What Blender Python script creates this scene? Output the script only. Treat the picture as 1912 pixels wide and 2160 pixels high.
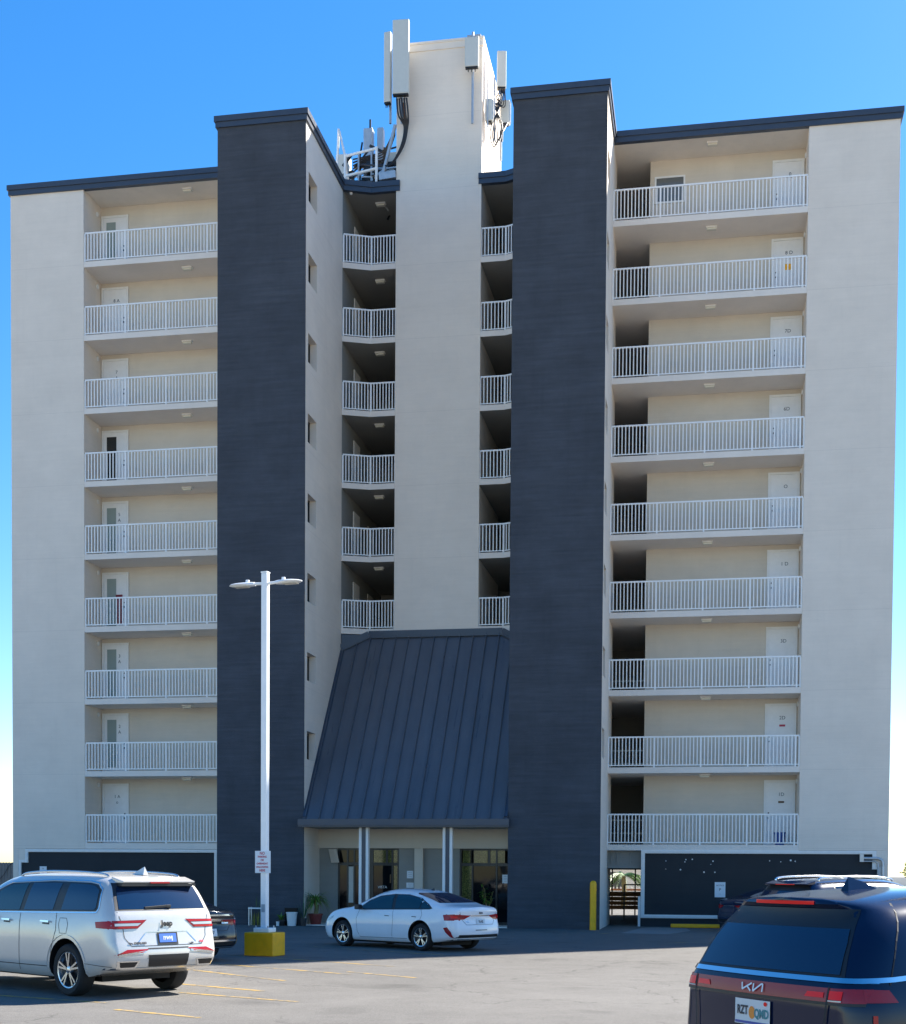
import bpy, bmesh, math, random
from math import sin, cos, pi, radians, sqrt
from mathutils import Vector, Matrix
from mathutils.bvhtree import BVHTree
random.seed(7)
for o in list(bpy.data.objects): bpy.data.objects.remove(o)
SC = bpy.context.scene
COL = SC.collection
# ------------------------------------------------------------------ camera, sky, sun, exposure
CAM_H, CAM_D = 1.85, 48.1366
YAW, PITCH, ROLL = 0.179, -0.0328, 0.0066
cd = bpy.data.cameras.new('camera'); cam = bpy.data.objects.new('camera', cd); COL.objects.link(cam)
fw = Vector((-sin(YAW), cos(YAW), 0)); rt = Vector((cos(YAW), sin(YAW), 0)); up = Vector((0, 0, 1))
f2 = fw*cos(PITCH) + up*sin(PITCH); u2 = up*cos(PITCH) - fw*sin(PITCH)
r3 = rt*cos(ROLL) + u2*sin(ROLL); u3 = u2*cos(ROLL) - rt*sin(ROLL)
cam.matrix_world = Matrix((( r3.x, u3.x, -f2.x, 0), (r3.y, u3.y, -f2.y, -CAM_D), (r3.z, u3.z, -f2.z, CAM_H), (0, 0, 0, 1)))
cd.sensor_fit = 'VERTICAL'; cd.sensor_height = 36.0; cd.sensor_width = 36.0
cd.lens = 2903.434/2160*36
cd.shift_y = 854.5752/2160
cd.clip_start = .1; cd.clip_end = 6000
SC.camera = cam
SUN_AZ, SUN_EL = radians(43), radians(41)          # azimuth clockwise from +Y
W = bpy.data.worlds.new('World'); SC.world = W; W.use_nodes = True
nt = W.node_tree; nt.nodes.clear()
sky = nt.nodes.new('ShaderNodeTexSky'); sky.sky_type = 'NISHITA'; sky.sun_disc = False
sky.sun_elevation = SUN_EL; sky.sun_rotation = SUN_AZ
sky.altitude = 0; sky.air_density = 1.0; sky.dust_density = .25; sky.ozone_density = 3.0
hs = nt.nodes.new('ShaderNodeHueSaturation'); hs.inputs['Saturation'].default_value = 1.36; hs.inputs['Hue'].default_value = .503
bg = nt.nodes.new('ShaderNodeBackground'); bg.inputs['Strength'].default_value = .085
wo = nt.nodes.new('ShaderNodeOutputWorld')
nt.links.new(sky.outputs[0], hs.inputs['Color']); nt.links.new(hs.outputs[0], bg.inputs[0]); nt.links.new(bg.outputs[0], wo.inputs[0])
sd = bpy.data.lights.new('sun', 'SUN'); sd.energy = 5.0; sd.angle = radians(.5); sd.color = (1, .95, .86)
so = bpy.data.objects.new('sun', sd); COL.objects.link(so)
sdir = Vector((sin(SUN_AZ)*cos(SUN_EL), cos(SUN_AZ)*cos(SUN_EL), sin(SUN_EL)))
so.rotation_euler = sdir.to_track_quat('Z', 'Y').to_euler(); so.location = (40, 60, 60)
vs = SC.view_settings; vs.view_transform = 'Standard'; vs.look = 'None'; vs.gamma = 1; vs.exposure = 1.56
try: vs.use_curve_mapping = False
except Exception: pass
SC.cycles.max_bounces = 8; SC.cycles.diffuse_bounces = 6; SC.cycles.glossy_bounces = 4
try: SC.cycles.sample_clamp_indirect = 8
except Exception: pass

# ------------------------------------------------------------------ materials
def nodes(name):
    m = bpy.data.materials.new(name); m.use_nodes = True
    t = m.node_tree; b = t.nodes['Principled BSDF']
    return m, t, b
def coords(t, scale=(1, 1, 1), kind='Object'):
    c = t.nodes.new('ShaderNodeTexCoord'); mp = t.nodes.new('ShaderNodeMapping')
    mp.inputs['Scale'].default_value = scale; t.links.new(c.outputs[kind], mp.inputs[0]); return mp.outputs[0]
def noise(t, vec, scale, detail=4, rough=.6):
    n = t.nodes.new('ShaderNodeTexNoise'); n.inputs['Scale'].default_value = scale; n.inputs['Detail'].default_value = detail
    n.inputs['Roughness'].default_value = rough; t.links.new(vec, n.inputs['Vector']); return n.outputs['Fac']
def maprange(t, v, a, b, c, d):
    n = t.nodes.new('ShaderNodeMapRange'); t.links.new(v, n.inputs[0])
    for i, x in enumerate((a, b, c, d)): n.inputs[i+1].default_value = x
    return n.outputs[0]
def math_(t, op, a, b=None):
    n = t.nodes.new('ShaderNodeMath'); n.operation = op
    for i, x in enumerate((a, b)):
        if x is None: continue
        if isinstance(x, (int, float)): n.inputs[i].default_value = x
        else: t.links.new(x, n.inputs[i])
    return n.outputs[0]
def mulcol(t, col, fac):
    n = t.nodes.new('ShaderNodeVectorMath'); n.operation = 'SCALE'
    if isinstance(col, tuple): n.inputs[0].default_value = col[:3]
    else: t.links.new(col, n.inputs[0])
    t.links.new(fac, n.inputs['Scale']); return n.outputs[0]
def mixc(t, fac, a, b):
    n = t.nodes.new('ShaderNodeMix'); n.data_type = 'RGBA'
    t.links.new(fac, n.inputs['Factor'])
    for k, x in ((6, a), (7, b)):
        if isinstance(x, tuple): n.inputs[k].default_value = (*x[:3], 1)
        else: t.links.new(x, n.inputs[k])
    return n.outputs[2]
def bump(t, b, h, strength, dist=.02):
    n = t.nodes.new('ShaderNodeBump'); n.inputs['Strength'].default_value = strength; n.inputs['Distance'].default_value = dist
    t.links.new(h, n.inputs['Height']); t.links.new(n.outputs[0], b.inputs['Normal'])
def plain(name, col, rough=.5, metal=0, spec=.5, var=0, coat=0):
    m, t, b = nodes(name)
    b.inputs['Base Color'].default_value = (*col, 1); b.inputs['Roughness'].default_value = rough
    b.inputs['Metallic'].default_value = metal; b.inputs['Specular IOR Level'].default_value = spec
    b.inputs['Coat Weight'].default_value = coat; b.inputs['Coat Roughness'].default_value = .03
    if var:
        v = coords(t); n = noise(t, v, 6, 5); f = maprange(t, n, .3, .7, 1-var, 1+var)
        t.links.new(mulcol(t, tuple(col), f), b.inputs['Base Color'])
        t.links.new(maprange(t, n, .3, .7, max(0, rough-.06), min(1, rough+.06)), b.inputs['Roughness'])
    return m
def stucco(name, col, var=.06, bumps=.25, seam=True, rough=.85, lines=.5):
    m, t, b = nodes(name)
    v = coords(t); vh = coords(t, (.35, .35, 5.5)); vv = coords(t, (3.5, 3.5, .25))
    blot = noise(t, v, .7, 5, .65); hor = noise(t, vh, 1.6, 5, .7); ver = noise(t, vv, 1.0, 4, .6); fine = noise(t, v, 38, 3, .7)
    f = math_(t, 'MULTIPLY', maprange(t, blot, .3, .7, 1-var, 1+var), maprange(t, hor, .3, .7, 1-var*lines, 1+var*lines))
    f = math_(t, 'MULTIPLY', f, maprange(t, ver, .55, .8, 1, 1-var*.7))
    if seam:
        s = t.nodes.new('ShaderNodeSeparateXYZ'); t.links.new(v, s.inputs[0])
        z = math_(t, 'FRACT', math_(t, 'DIVIDE', math_(t, 'SUBTRACT', s.outputs[2], 2.72), 2.67))
        ln = math_(t, 'LESS_THAN', z, .0075)
        f = math_(t, 'MULTIPLY', f, maprange(t, ln, 0, 1, 1, .92))
    t.links.new(mulcol(t, tuple(col), f), b.inputs['Base Color'])
    b.inputs['Roughness'].default_value = rough; b.inputs['Specular IOR Level'].default_value = .25
    h = math_(t, 'ADD', fine, math_(t, 'MULTIPLY', hor, 1.5)); bump(t, b, h, bumps, .02)
    return m
def paint(name, col, metal=.5, rough=.28, coat=.7):
    m, t, b = nodes(name)
    v = coords(t); n = noise(t, v, 260, 2); n2 = noise(t, v, 3, 4)
    f = math_(t, 'MULTIPLY', maprange(t, n, .3, .7, .95, 1.05), maprange(t, n2, .3, .7, .97, 1.02))
    t.links.new(mulcol(t, tuple(col), f), b.inputs['Base Color'])
    b.inputs['Metallic'].default_value = metal; b.inputs['Roughness'].default_value = rough
    b.inputs['Coat Weight'].default_value = coat; b.inputs['Coat Roughness'].default_value = .03; b.inputs['Specular IOR Level'].default_value = .25
    return m
def glassy(name, col, rough=.03, ior=1.5, spec=.6):
    m, t, b = nodes(name)
    b.inputs['Base Color'].default_value = (*col, 1); b.inputs['Roughness'].default_value = rough
    b.inputs['Specular IOR Level'].default_value = spec; b.inputs['IOR'].default_value = ior
    v = coords(t); n = noise(t, v, 1.3, 2); bump(t, b, n, .03, .05)
    return m
def seethrough(name, tint, k=.75):
    m, t, b = nodes(name)
    g = t.nodes.new('ShaderNodeBsdfGlossy'); g.inputs['Roughness'].default_value = .02
    tr = t.nodes.new('ShaderNodeBsdfTransparent'); tr.inputs[0].default_value = (*tint, 1)
    fr = t.nodes.new('ShaderNodeFresnel'); fr.inputs[0].default_value = 1.5
    mx = t.nodes.new('ShaderNodeMixShader'); t.links.new(fr.outputs[0], mx.inputs[0]); t.links.new(tr.outputs[0], mx.inputs[1]); t.links.new(g.outputs[0], mx.inputs[2])
    t.links.new(mx.outputs[0], t.nodes['Material Output'].inputs[0]); return m

M = {}
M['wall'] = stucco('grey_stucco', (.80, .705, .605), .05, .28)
M['shaft'] = stucco('shaft_stucco', (.82, .722, .62), .045, .25)
M['slate'] = stucco('slate_stucco', (.066, .073, .088), .15, .9, lines=1.0)
M['slate2'] = stucco('slate_panel', (.036, .040, .045), .08, .15, seam=False)
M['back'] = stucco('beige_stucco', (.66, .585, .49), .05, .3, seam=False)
M['slab'] = stucco('slab_concrete', (.82, .74, .66), .05, .2, seam=False)
M['soffit'] = stucco('soffit_plaster', (.82, .74, .64), .06, .2, seam=False)
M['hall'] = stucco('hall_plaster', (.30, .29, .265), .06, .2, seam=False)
M['white'] = plain('white_enamel', (.90, .89, .87), .35, var=.03)
M['door'] = plain('white_door', (.84, .82, .80), .4, var=.03)
M['trim'] = plain('white_trim', (.82, .80, .77), .5, var=.04)
M['navy'] = plain('navy_metal', (.045, .058, .085), .38, .0, var=.06)
M['canopy'] = plain('canopy_metal', (.085, .095, .118), .42, .1, var=.05)
def sheetmetal():
    m, t, b = nodes('canopy_sheet'); v = coords(t, (1.2, .5, .5)); vs_ = coords(t, (6, .35, .35)); n1 = noise(t, v, 1.1, 3); n2 = noise(t, vs_, 1, 4, .7); n3 = noise(t, coords(t), 9, 4)
    f = math_(t, 'MULTIPLY', maprange(t, n1, .3, .7, .90, 1.08), maprange(t, n2, .35, .7, .93, 1.08)); f = math_(t, 'MULTIPLY', f, maprange(t, n3, .62, .75, 1, 1.25))
    t.links.new(mulcol(t, (.095, .104, .122), f), b.inputs['Base Color']); t.links.new(maprange(t, n2, .3, .7, .26, .42), b.inputs['Roughness']); bump(t, b, n1, .12, .08); return m
M['canopy'] = sheetmetal()
M['black'] = plain('black_plastic', (.012, .012, .013), .45)
M['rubber'] = plain('tyre_rubber', (.016, .016, .017), .8, var=.15)
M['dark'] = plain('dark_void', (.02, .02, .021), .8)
M['frame'] = plain('dark_bronze', (.015, .015, .016), .35)
M['chrome'] = plain('chrome', (.75, .76, .78), .12, 1)
M['alloy'] = plain('alloy', (.55, .56, .58), .25, 1)
M['alloydark'] = plain('alloy_dark', (.02, .02, .022), .35, .5)
M['red'] = plain('red_lens', (.40, .006, .010), .2, 0, .4)
M['redbright'] = plain('bright_red_lens', (.9, .012, .012), .22, 0, .3)
M['reddark'] = plain('dark_red_lens', (.28, .010, .018), .25)
M['clear'] = plain('clear_lens', (.42, .46, .47), .12, coat=1)
M['glass'] = glassy('tinted_glass', (.004, .018, .050), .02, 1.55, .7)
M['glassteal'] = glassy('teal_glass', (.006, .035, .05))
M['window'] = glassy('window_glass', (.02, .024, .026), .05)
M['store'] = glassy('entrance_glass', (.006, .008, .010), .04, 1.45, .25)
M['windowpale'] = glassy('pale_window_glass', (.30, .36, .34), .06)  # light greenish glass of the half-glazed doors
M['yellow'] = plain('yellow_paint', (.98, .455, .002), .5, var=.10)
M['galv'] = plain('galvanised', (.50, .51, .52), .4, .6, var=.1)
M['antenna'] = plain('antenna_radome', (.55, .57, .54), .5, var=.03)
M['rust'] = plain('rust', (.28, .10, .035), .8, var=.25)
M['cable'] = plain('black_cable', (.015, .016, .02), .5)
M['grime'] = None
M['leaf'] = plain('green_leaf', (.11, .21, .025), .45, var=.3)
M['leafy'] = plain('yellow_leaf', (.28, .26, .03), .5, var=.25)
M['leafd'] = plain('dark_leaf', (.045, .10, .03), .45, var=.3)
M['bark'] = plain('palm_stem', (.22, .17, .07), .85, var=.2)
M['redpot'] = plain('red_pot', (.20, .028, .022), .45, var=.12)
M['blackpot'] = plain('black_pot', (.02, .02, .022), .5)
M['bucket'] = plain('white_plastic', (.68, .68, .67), .4, var=.04)
M['soil'] = plain('soil', (.03, .02, .014), .95)
M['ink'] = plain('dark_ink', (.02, .025, .04), .5)
M['inkred'] = plain('red_ink', (.50, .03, .07), .5)
M['paper'] = plain('paper', (.74, .77, .80), .5)
M['stripe'] = None
M['lampshade'] = plain('lamp_lens', (.70, .66, .56), .35)
M['greyfence'] = plain('grey_fence', (.20, .19, .185), .7, var=.15)
M['brownwood'] = plain('brown_timber', (.16, .09, .04), .7, var=.25)
M['peach'] = plain('far_wall', (.72, .68, .60), .8, var=.05)

# ------------------------------------------------------------------ mesh building
class MB:
    def __init__(s): s.v = []; s.f = []
    def add(s, v, f):
        k = len(s.v); s.v += [tuple(p) for p in v]; s.f += [tuple(i+k for i in q) for q in f]; return s
    def box(s, x0, x1, y0, y1, z0, z1):
        x0, x1 = sorted((x0, x1)); y0, y1 = sorted((y0, y1)); z0, z1 = sorted((z0, z1))
        return s.add([(x0,y0,z0),(x1,y0,z0),(x1,y1,z0),(x0,y1,z0),(x0,y0,z1),(x1,y0,z1),(x1,y1,z1),(x0,y1,z1)],
                     [(0,3,2,1),(4,5,6,7),(0,1,5,4),(1,2,6,5),(2,3,7,6),(3,0,4,7)])
    def bar(s, p, q, w, h=None, up=(0, 0, 1)):
        p, q = Vector(p), Vector(q); h = h or w; d = (q-p).normalized(); u = Vector(up)
        if abs(d.dot(u)) > .98: u = Vector((0, 1, 0))
        a = d.cross(u).normalized()*w/2; b = a.cross(d).normalized()*h/2
        v = [p-a-b, p+a-b, p+a+b, p-a+b, q-a-b, q+a-b, q+a+b, q-a+b]
        return s.add(v, [(0,1,2,3),(7,6,5,4),(0,4,5,1),(1,5,6,2),(2,6,7,3),(3,7,4,0)])
    def prism(s, poly, z0, z1):
        n = len(poly); a = sum(poly[i][0]*poly[(i+1) % n][1]-poly[(i+1) % n][0]*poly[i][1] for i in range(n))
        if a < 0: poly = poly[::-1]
        v = [(x, y, z0) for x, y in poly]+[(x, y, z1) for x, y in poly]
        return s.add(v, [tuple(range(n-1, -1, -1)), tuple(range(n, 2*n))]+[(i, (i+1) % n, n+(i+1) % n, n+i) for i in range(n)])
    def tube(s, path, r, n=8, cap=True):
        P = [Vector(p) for p in path]; R = r if isinstance(r, (list, tuple)) else [r]*len(P); v = []; f = []
        prev = None
        for i, p in enumerate(P):
            d = (P[min(i+1, len(P)-1)]-P[max(i-1, 0)]).normalized()
            u = prev if prev is not None and abs(d.dot(prev)) < .95 else (Vector((0, 0, 1)) if abs(d.z) < .9 else Vector((1, 0, 0)))
            a = d.cross(u).normalized(); b = a.cross(d).normalized(); prev = b
            for k in range(n): v.append(p+(a*cos(2*pi*k/n)+b*sin(2*pi*k/n))*R[i])
        for i in range(len(P)-1):
            for k in range(n): f.append((i*n+k, i*n+(k+1) % n, (i+1)*n+(k+1) % n, (i+1)*n+k))
        if cap: f += [tuple(range(n-1, -1, -1)), tuple(range((len(P)-1)*n, len(P)*n))]
        return s.add(v, f)
    def lathe(s, prof, c=(0, 0, 0), axis='z', n=24):
        v = []; f = []
        for r, h in prof:
            for k in range(n):
                a, b = r*cos(2*pi*k/n), r*sin(2*pi*k/n)
                p = (a, b, h) if axis == 'z' else (a, h, b) if axis == 'y' else (h, a, b)
                v.append((p[0]+c[0], p[1]+c[1], p[2]+c[2]))
        for i in range(len(prof)-1):
            for k in range(n): f.append((i*n+k, i*n+(k+1) % n, (i+1)*n+(k+1) % n, (i+1)*n+k))
        return s.add(v, f)
    def xf(s, mtx): s.v = [tuple(mtx @ Vector(p)) for p in s.v]; return s
    def build(s, name, mat, parent=None, smooth=None, bevel=0, local=False, fix=True):
        me = bpy.data.meshes.new(name); me.from_pydata(s.v, [], s.f); me.validate()
        if fix or bevel:
            bm = bmesh.new(); bm.from_mesh(me)
            if fix: bmesh.ops.recalc_face_normals(bm, faces=bm.faces)
            if bevel:
                es = [e for e in bm.edges if len(e.link_faces) == 2 and e.calc_face_angle(0) > .6]
                bmesh.ops.bevel(bm, geom=es, offset=bevel, segments=2, profile=.5, affect='EDGES', clamp_overlap=True)
            bm.to_mesh(me); bm.free()
        if isinstance(mat, str): mat = M[mat]
        me.materials.append(mat)
        if smooth is not None:
            for p in me.polygons: p.use_smooth = True
            try: me.set_sharp_from_angle(angle=radians(smooth))
            except Exception: pass
        o = bpy.data.objects.new(name, me); COL.objects.link(o)
        if parent is not None:
            o.parent = parent
            if not local:
                r = parent
                while r.parent: r = r.parent
                if parent is r: o.matrix_parent_inverse = Matrix.Translation(-Vector(r.location))
        return o
def tag(o, label=None, cat=None, group=None, kind=None):
    for k, v in (('label', label), ('category', cat), ('group', group), ('kind', kind)):
        if v: o[k] = v
    return o
def thing(name, loc, label, cat, group=None, rz=0):
    o = bpy.data.objects.new(name, None); COL.objects.link(o); o.location = loc; o.rotation_euler = (0, 0, rz)
    o.empty_display_size = .3
    return tag(o, label, cat, group)
def copy_part(src, parent, dx=0, dy=0, dz=0):
    c = src.copy(); COL.objects.link(c); c.parent = parent; c.matrix_parent_inverse = src.matrix_parent_inverse.copy(); c.location = (src.location.x+dx, src.location.y+dy, src.location.z+dz)
    for ch in src.children:
        g = ch.copy(); COL.objects.link(g); g.parent = c; g.matrix_parent_inverse = ch.matrix_parent_inverse.copy()
    return c
def text2d(s, size, cx=0, cy=0, bold=0, squeeze=1):
    cu = bpy.data.curves.new('lettering', 'FONT'); cu.body = s; cu.size = size; cu.align_x = 'CENTER'; cu.align_y = 'CENTER'; cu.offset = bold; cu.resolution_u = 3
    o = bpy.data.objects.new('lettering', cu); COL.objects.link(o)
    dg = bpy.context.evaluated_depsgraph_get(); me = o.evaluated_get(dg).to_mesh()
    v = [(p.co.x*squeeze+cx, p.co.y+cy) for p in me.vertices]; f = [tuple(p.vertices) for p in me.polygons]
    o.evaluated_get(dg).to_mesh_clear(); bpy.data.objects.remove(o); bpy.data.curves.remove(cu)
    return v, f
# ------------------------------------------------------------------ ground
def asphalt():
    m, t, b = nodes('asphalt')
    v = coords(t); big = noise(t, v, .12, 5, .6); mid = noise(t, v, 1.1, 6, .7); fine = noise(t, v, 42, 3, .8); sp = noise(t, v, 120, 2, .8)
    f = math_(t, 'MULTIPLY', maprange(t, big, .3, .7, .84, 1.12), maprange(t, mid, .3, .7, .88, 1.1))
    f = math_(t, 'MULTIPLY', f, maprange(t, fine, .3, .7, .78, 1.2)); f = math_(t, 'MULTIPLY', f, maprange(t, sp, .35, .65, .75, 1.25))
    vo = t.nodes.new('ShaderNodeTexVoronoi'); vo.feature = 'DISTANCE_TO_EDGE'; vo.inputs['Scale'].default_value = .33
    wv = t.nodes.new('ShaderNodeVectorMath'); wv.operation = 'ADD'
    nn = t.nodes.new('ShaderNodeTexNoise'); nn.inputs['Scale'].default_value = .8; nn.inputs['Detail'].default_value = 5
    t.links.new(v, nn.inputs['Vector']); t.links.new(v, wv.inputs[0]); sc = t.nodes.new('ShaderNodeVectorMath'); sc.operation = 'SCALE'; sc.inputs['Scale'].default_value = 2.2
    t.links.new(nn.outputs['Color'], sc.inputs[0]); t.links.new(sc.outputs[0], wv.inputs[1]); t.links.new(wv.outputs[0], vo.inputs['Vector'])
    crack = maprange(t, vo.outputs['Distance'], .0, .012, .62, 1); gate = maprange(t, noise(t, v, .25, 3), .42, .5, 0, 1)
    cr = t.nodes.new('ShaderNodeMix'); cr.data_type = 'FLOAT'; t.links.new(gate, cr.inputs[0]); cr.inputs[2].default_value = 1; t.links.new(crack, cr.inputs[3])
    f = math_(t, 'MULTIPLY', f, cr.outputs[0])
    oil = maprange(t, noise(t, v, .55, 3, .5), .60, .74, 1, .62); f = math_(t, 'MULTIPLY', f, oil)
    t.links.new(mulcol(t, (.152, .143, .131), f), b.inputs['Base Color'])
    b.inputs['Roughness'].default_value = .88; b.inputs['Specular IOR Level'].default_value = .25
    bump(t, b, math_(t, 'ADD', fine, sp), .5, .012); return m
M['asphalt'] = asphalt()
M['bluebin'] = plain('blue_plastic', (.03, .09, .35), .45)
M['redcloth'] = plain('red_cloth', (.22, .03, .04), .9, var=.15)
M['greypane'] = glassy('grey_window_glass', (.16, .165, .16), .08)
M['sand'] = plain('bounce_sand', (.42, .37, .30), .95, var=.1)  # pale surround added beyond the lot to bounce warm light onto the facade
M['patch'] = plain('asphalt_patch', (.21, .205, .195), .9, var=.08)
def worn(name, col):
    m, t, b = nodes(name); v = coords(t)
    n = noise(t, v, 7, 6, .75); n2 = noise(t, v, 1.2, 3)
    f = math_(t, 'ADD', n, math_(t, 'MULTIPLY', math_(t, 'SUBTRACT', n2, .5), .9)); k = maprange(t, f, .44, .60, 0, 1)
    t.links.new(mixc(t, k, (.15, .135, .11), col), b.inputs['Base Color']); b.inputs['Roughness'].default_value = .8; return m
M['stripe'] = worn('worn_yellow_line', (.44, .27, .05))
g = MB(); n = 1
g.add([(-900, -300, 0), (900, -300, 0), (900, 1500, 0), (-900, 1500, 0)], [(0, 1, 2, 3)])
tag(g.build('ground', 'sand'), kind='structure')
g = MB(); g.box(-60, 60, -80, 32, -.05, .0005); g.v = [(x, y, z if z < 0 else 0.0) for x, y, z in g.v]
g = MB(); g.add([(-60, -80, .012), (60, -80, .012), (60, 32, .012), (-60, 32, .012)], [(0, 1, 2, 3)])
lot = g.build('car_park', 'asphalt'); lot.location.z = -.012; bpy.data.objects['ground'].location.z = -.012; tag(lot, kind='structure')
mk = MB()
def stripe(a, b, w=.10, z=.004):
    a, b = Vector(a), Vector(b); d = (b-a).normalized(); n_ = Vector((-d.y, d.x))*w/2
    mk.add([(*(a-n_), z), (*(b-n_), z), (*(b+n_), z), (*(a+n_), z)], [(0, 1, 2, 3)])
for a, b in [((-10.4,-29.45),(-8.1,-30.25)), ((-7.61,-31.07),(-6.19,-31.76)), ((-7.75,-28.45),(-5.6,-29.45)), ((-9.3,-23.9),(-6.9,-25.9)),
             ((-10.6,-19.1),(-5.9,-22.0)), ((-9.3,-15.7),(-5.2,-18.4)), ((-10.1,-21.8),(-6.2,-24.2)), ((-6.4,-23.6),(-4.9,-24.7)), ((-3.05,-6.4),(-2.62,-5.3)),
             ((-.9,-11.2),(2.8,-8.6)), ((-14.5,-26.9),(-11.2,-28.9)), ((-9.0,-26.6),(-6.6,-27.9))]: stripe(a, b)
tag(mk.build('parking_lines', 'stripe'), kind='structure')
pt = MB(); pt.prism([(-2.45,-5.6),(-1.0,-5.9),(-.35,-3.2),(-.5,-1.2),(-1.5,-.7),(-2.0,-1.4)], .002, .006)
tag(pt.build('pavement_patch', 'patch'), kind='structure')

# ------------------------------------------------------------------ the apartment building
L0, L1, TLl, TLr, TRl, TRr, R1, R2, R3 = -25.58, -22.683, -16.36, -13.286, -6.316, -3.285, -2.10, 3.20, 6.137
YT, YB, YR, YC = -3.18, 1.5, 2.0, 1.6
ZS, ZT = 26.84, 27.165
FL = 2.67
zf = lambda k: 2.84+FL*(k-1)
B = thing('apartment_building', (-9.8, 6, 0), 'tall grey apartment block with two dark slate stair towers and white railed balconies', 'building')
def part(mb, name, mat, parent=B, **k): return mb.build(name, mat, parent, **k)
CHX = .98
# end walls (cut away at the ground floor for the slate panel)
w = MB(); w.box(L0, L1, 0, 14, 2.62, ZS); w.box(L0, -25.36, 0, 14, 0, 2.62); w.box(-25.36, -25.08, 0, .3, 2.20, 2.62); w.box(L1, TLl, .001, .3, 2.62, 2.64)
part(w, 'end_wall', 'wall', bevel=.012)
w = MB(); w.box(R2, R3, 0, 14, 2.66, ZS); w.box(5.90, R3, 0, 14, 0, 2.66); w.box(5.75, 5.90, 0, .3, 2.12, 2.66)
part(w, 'end_wall', 'wall', bevel=.012)
# core mass behind the galleries
w = MB(); w.box(L0+.02, TLr-.32, YB+.25, 13.98, 0.0, ZS-.02); w.box(R1+.02, R3-.02, YB+.25, 13.98, 2.66, ZS-.02); w.box(R1+.02, R3-.02, .3, 13.98, 0, 2.66)
w.box(TLr-.3, R1, 8.02, 13.97, 2.66, ZS-.03); w.box(TLr-.3, -5.6, 2.3, 13.97, 0, 2.64); w.box(TRl+.02, -6.0, YC, 8.0, 2.66, ZS-.03); 
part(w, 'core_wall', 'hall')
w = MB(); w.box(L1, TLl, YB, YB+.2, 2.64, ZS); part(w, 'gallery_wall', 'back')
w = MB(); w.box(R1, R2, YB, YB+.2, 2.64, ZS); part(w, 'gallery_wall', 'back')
# gallery floors
def slab(poly, z, name='floor_slab', mat='slab'):
    s = MB(); s.prism(poly, z-.2, z); return part(s, name, mat)
for k in range(1, 10):
    slab([(L1-.02, .012), (TLl+.05, .012), (TLl+.05, YB+.03), (L1-.02, YB+.03)], zf(k))
    slab([(TRr-.02, .012), (R2+.02, .012), (R2+.02, YB+.02), (R1, YB+.02), (R1, 7.0), (-6.0, 7.0), (-6.0, YB+.1), (TRr-.02, YB+.1)], zf(k))
SX0_, SX1_ = -11.372, -8.198
hallpoly = [(TLr, YC), (TLr+CHX, YR), (TRl-CHX, YR), (TRl, YC), (TRl, 8.0), (TLr, 8.0)]
for k in range(4, 10):
    o = slab(hallpoly, zf(k), mat='hall')  # dark hall tone puts the ceiling shade into the slab colour
    for j_, (a, b) in enumerate(((hallpoly[0], hallpoly[1]), (hallpoly[1], (SX0_, YR)), ((SX1_, YR), hallpoly[2]), (hallpoly[2], hallpoly[3]))):
        if j_ % 2 == 0: e = MB()
        n_ = Vector((b[1]-a[1], -(b[0]-a[0]))).normalized()
        e.prism([a, b, (b[0]+n_.x*.02, b[1]+n_.y*.02), (a[0]+n_.x*.02, a[1]+n_.y*.02)], zf(k)-.2, zf(k)+.002)
        if j_ % 2: e.build('slab_edge', 'slab', o)
# roof slabs / soffits
def roof(poly, mt='soffit'): s = MB(); s.prism(poly, ZS, ZS+.12); return part(s, 'roof_slab', mt)
roof([(L0, .01), (TLl, .01), (TLl, 14), (L0, 14)]); roof([(TRr, .01), (R3, .01), (R3, 14), (TRr, 14)])
roof([(TLr, YC), (TLr+CHX, YR), (TRl-CHX, YR), (TRl, YC), (TRl, 14), (TLr, 14)], 'hall')  # centre ceiling darkened by colour to stand for recess shade
roof([(TLl, YT+.01), (TLr, YT+.01), (TLr, 14), (TLl, 14)]); roof([(TRl, YT+.01), (TRr, YT+.01), (TRr, 14), (TRl, 14)])
# cornice: two stepped bands round the whole roof edge
def cornice(path, closed=False):
    c = MB()
    def off(d):
        out = []
        P = [Vector(p) for p in path]; n = len(P)
        for i, p in enumerate(P):
            a = (p-P[i-1]).normalized() if i else (P[1]-P[0]).normalized()
            b = (P[(i+1) % n]-p).normalized() if i < n-1 else a
            na, nb = Vector((a.y, -a.x)), Vector((b.y, -b.x)); k = (na+nb); k = k/ max(.3, k.dot(na)); out.append(p+k*d)
        return out
    for d, z0, z1 in ((.10, 26.98, ZT), (.06, 26.80, 26.979)):
        o_, i_ = off(d), off(-.12)
        for i in range(len(path)-1):
            c.prism([tuple(o_[i]), tuple(o_[i+1]), tuple(i_[i+1]), tuple(i_[i])], z0, z1)
    return part(c, 'roof_cornice', 'navy')
cornice([(L0, 14), (L0, 0), (TLl, 0)]); cornice([(TLl, .1), (TLl, YT), (TLr, YT), (TLr, YC), (TLr+CHX, YR), (-11.22, YR)])
cornice([(-8.30, YR), (TRl-CHX, YR), (TRl, YC), (TRl, YT), (TRr, YT), (TRr, -.1)]); cornice([(TRr, 0), (R3, 0), (R3, 14)])
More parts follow.
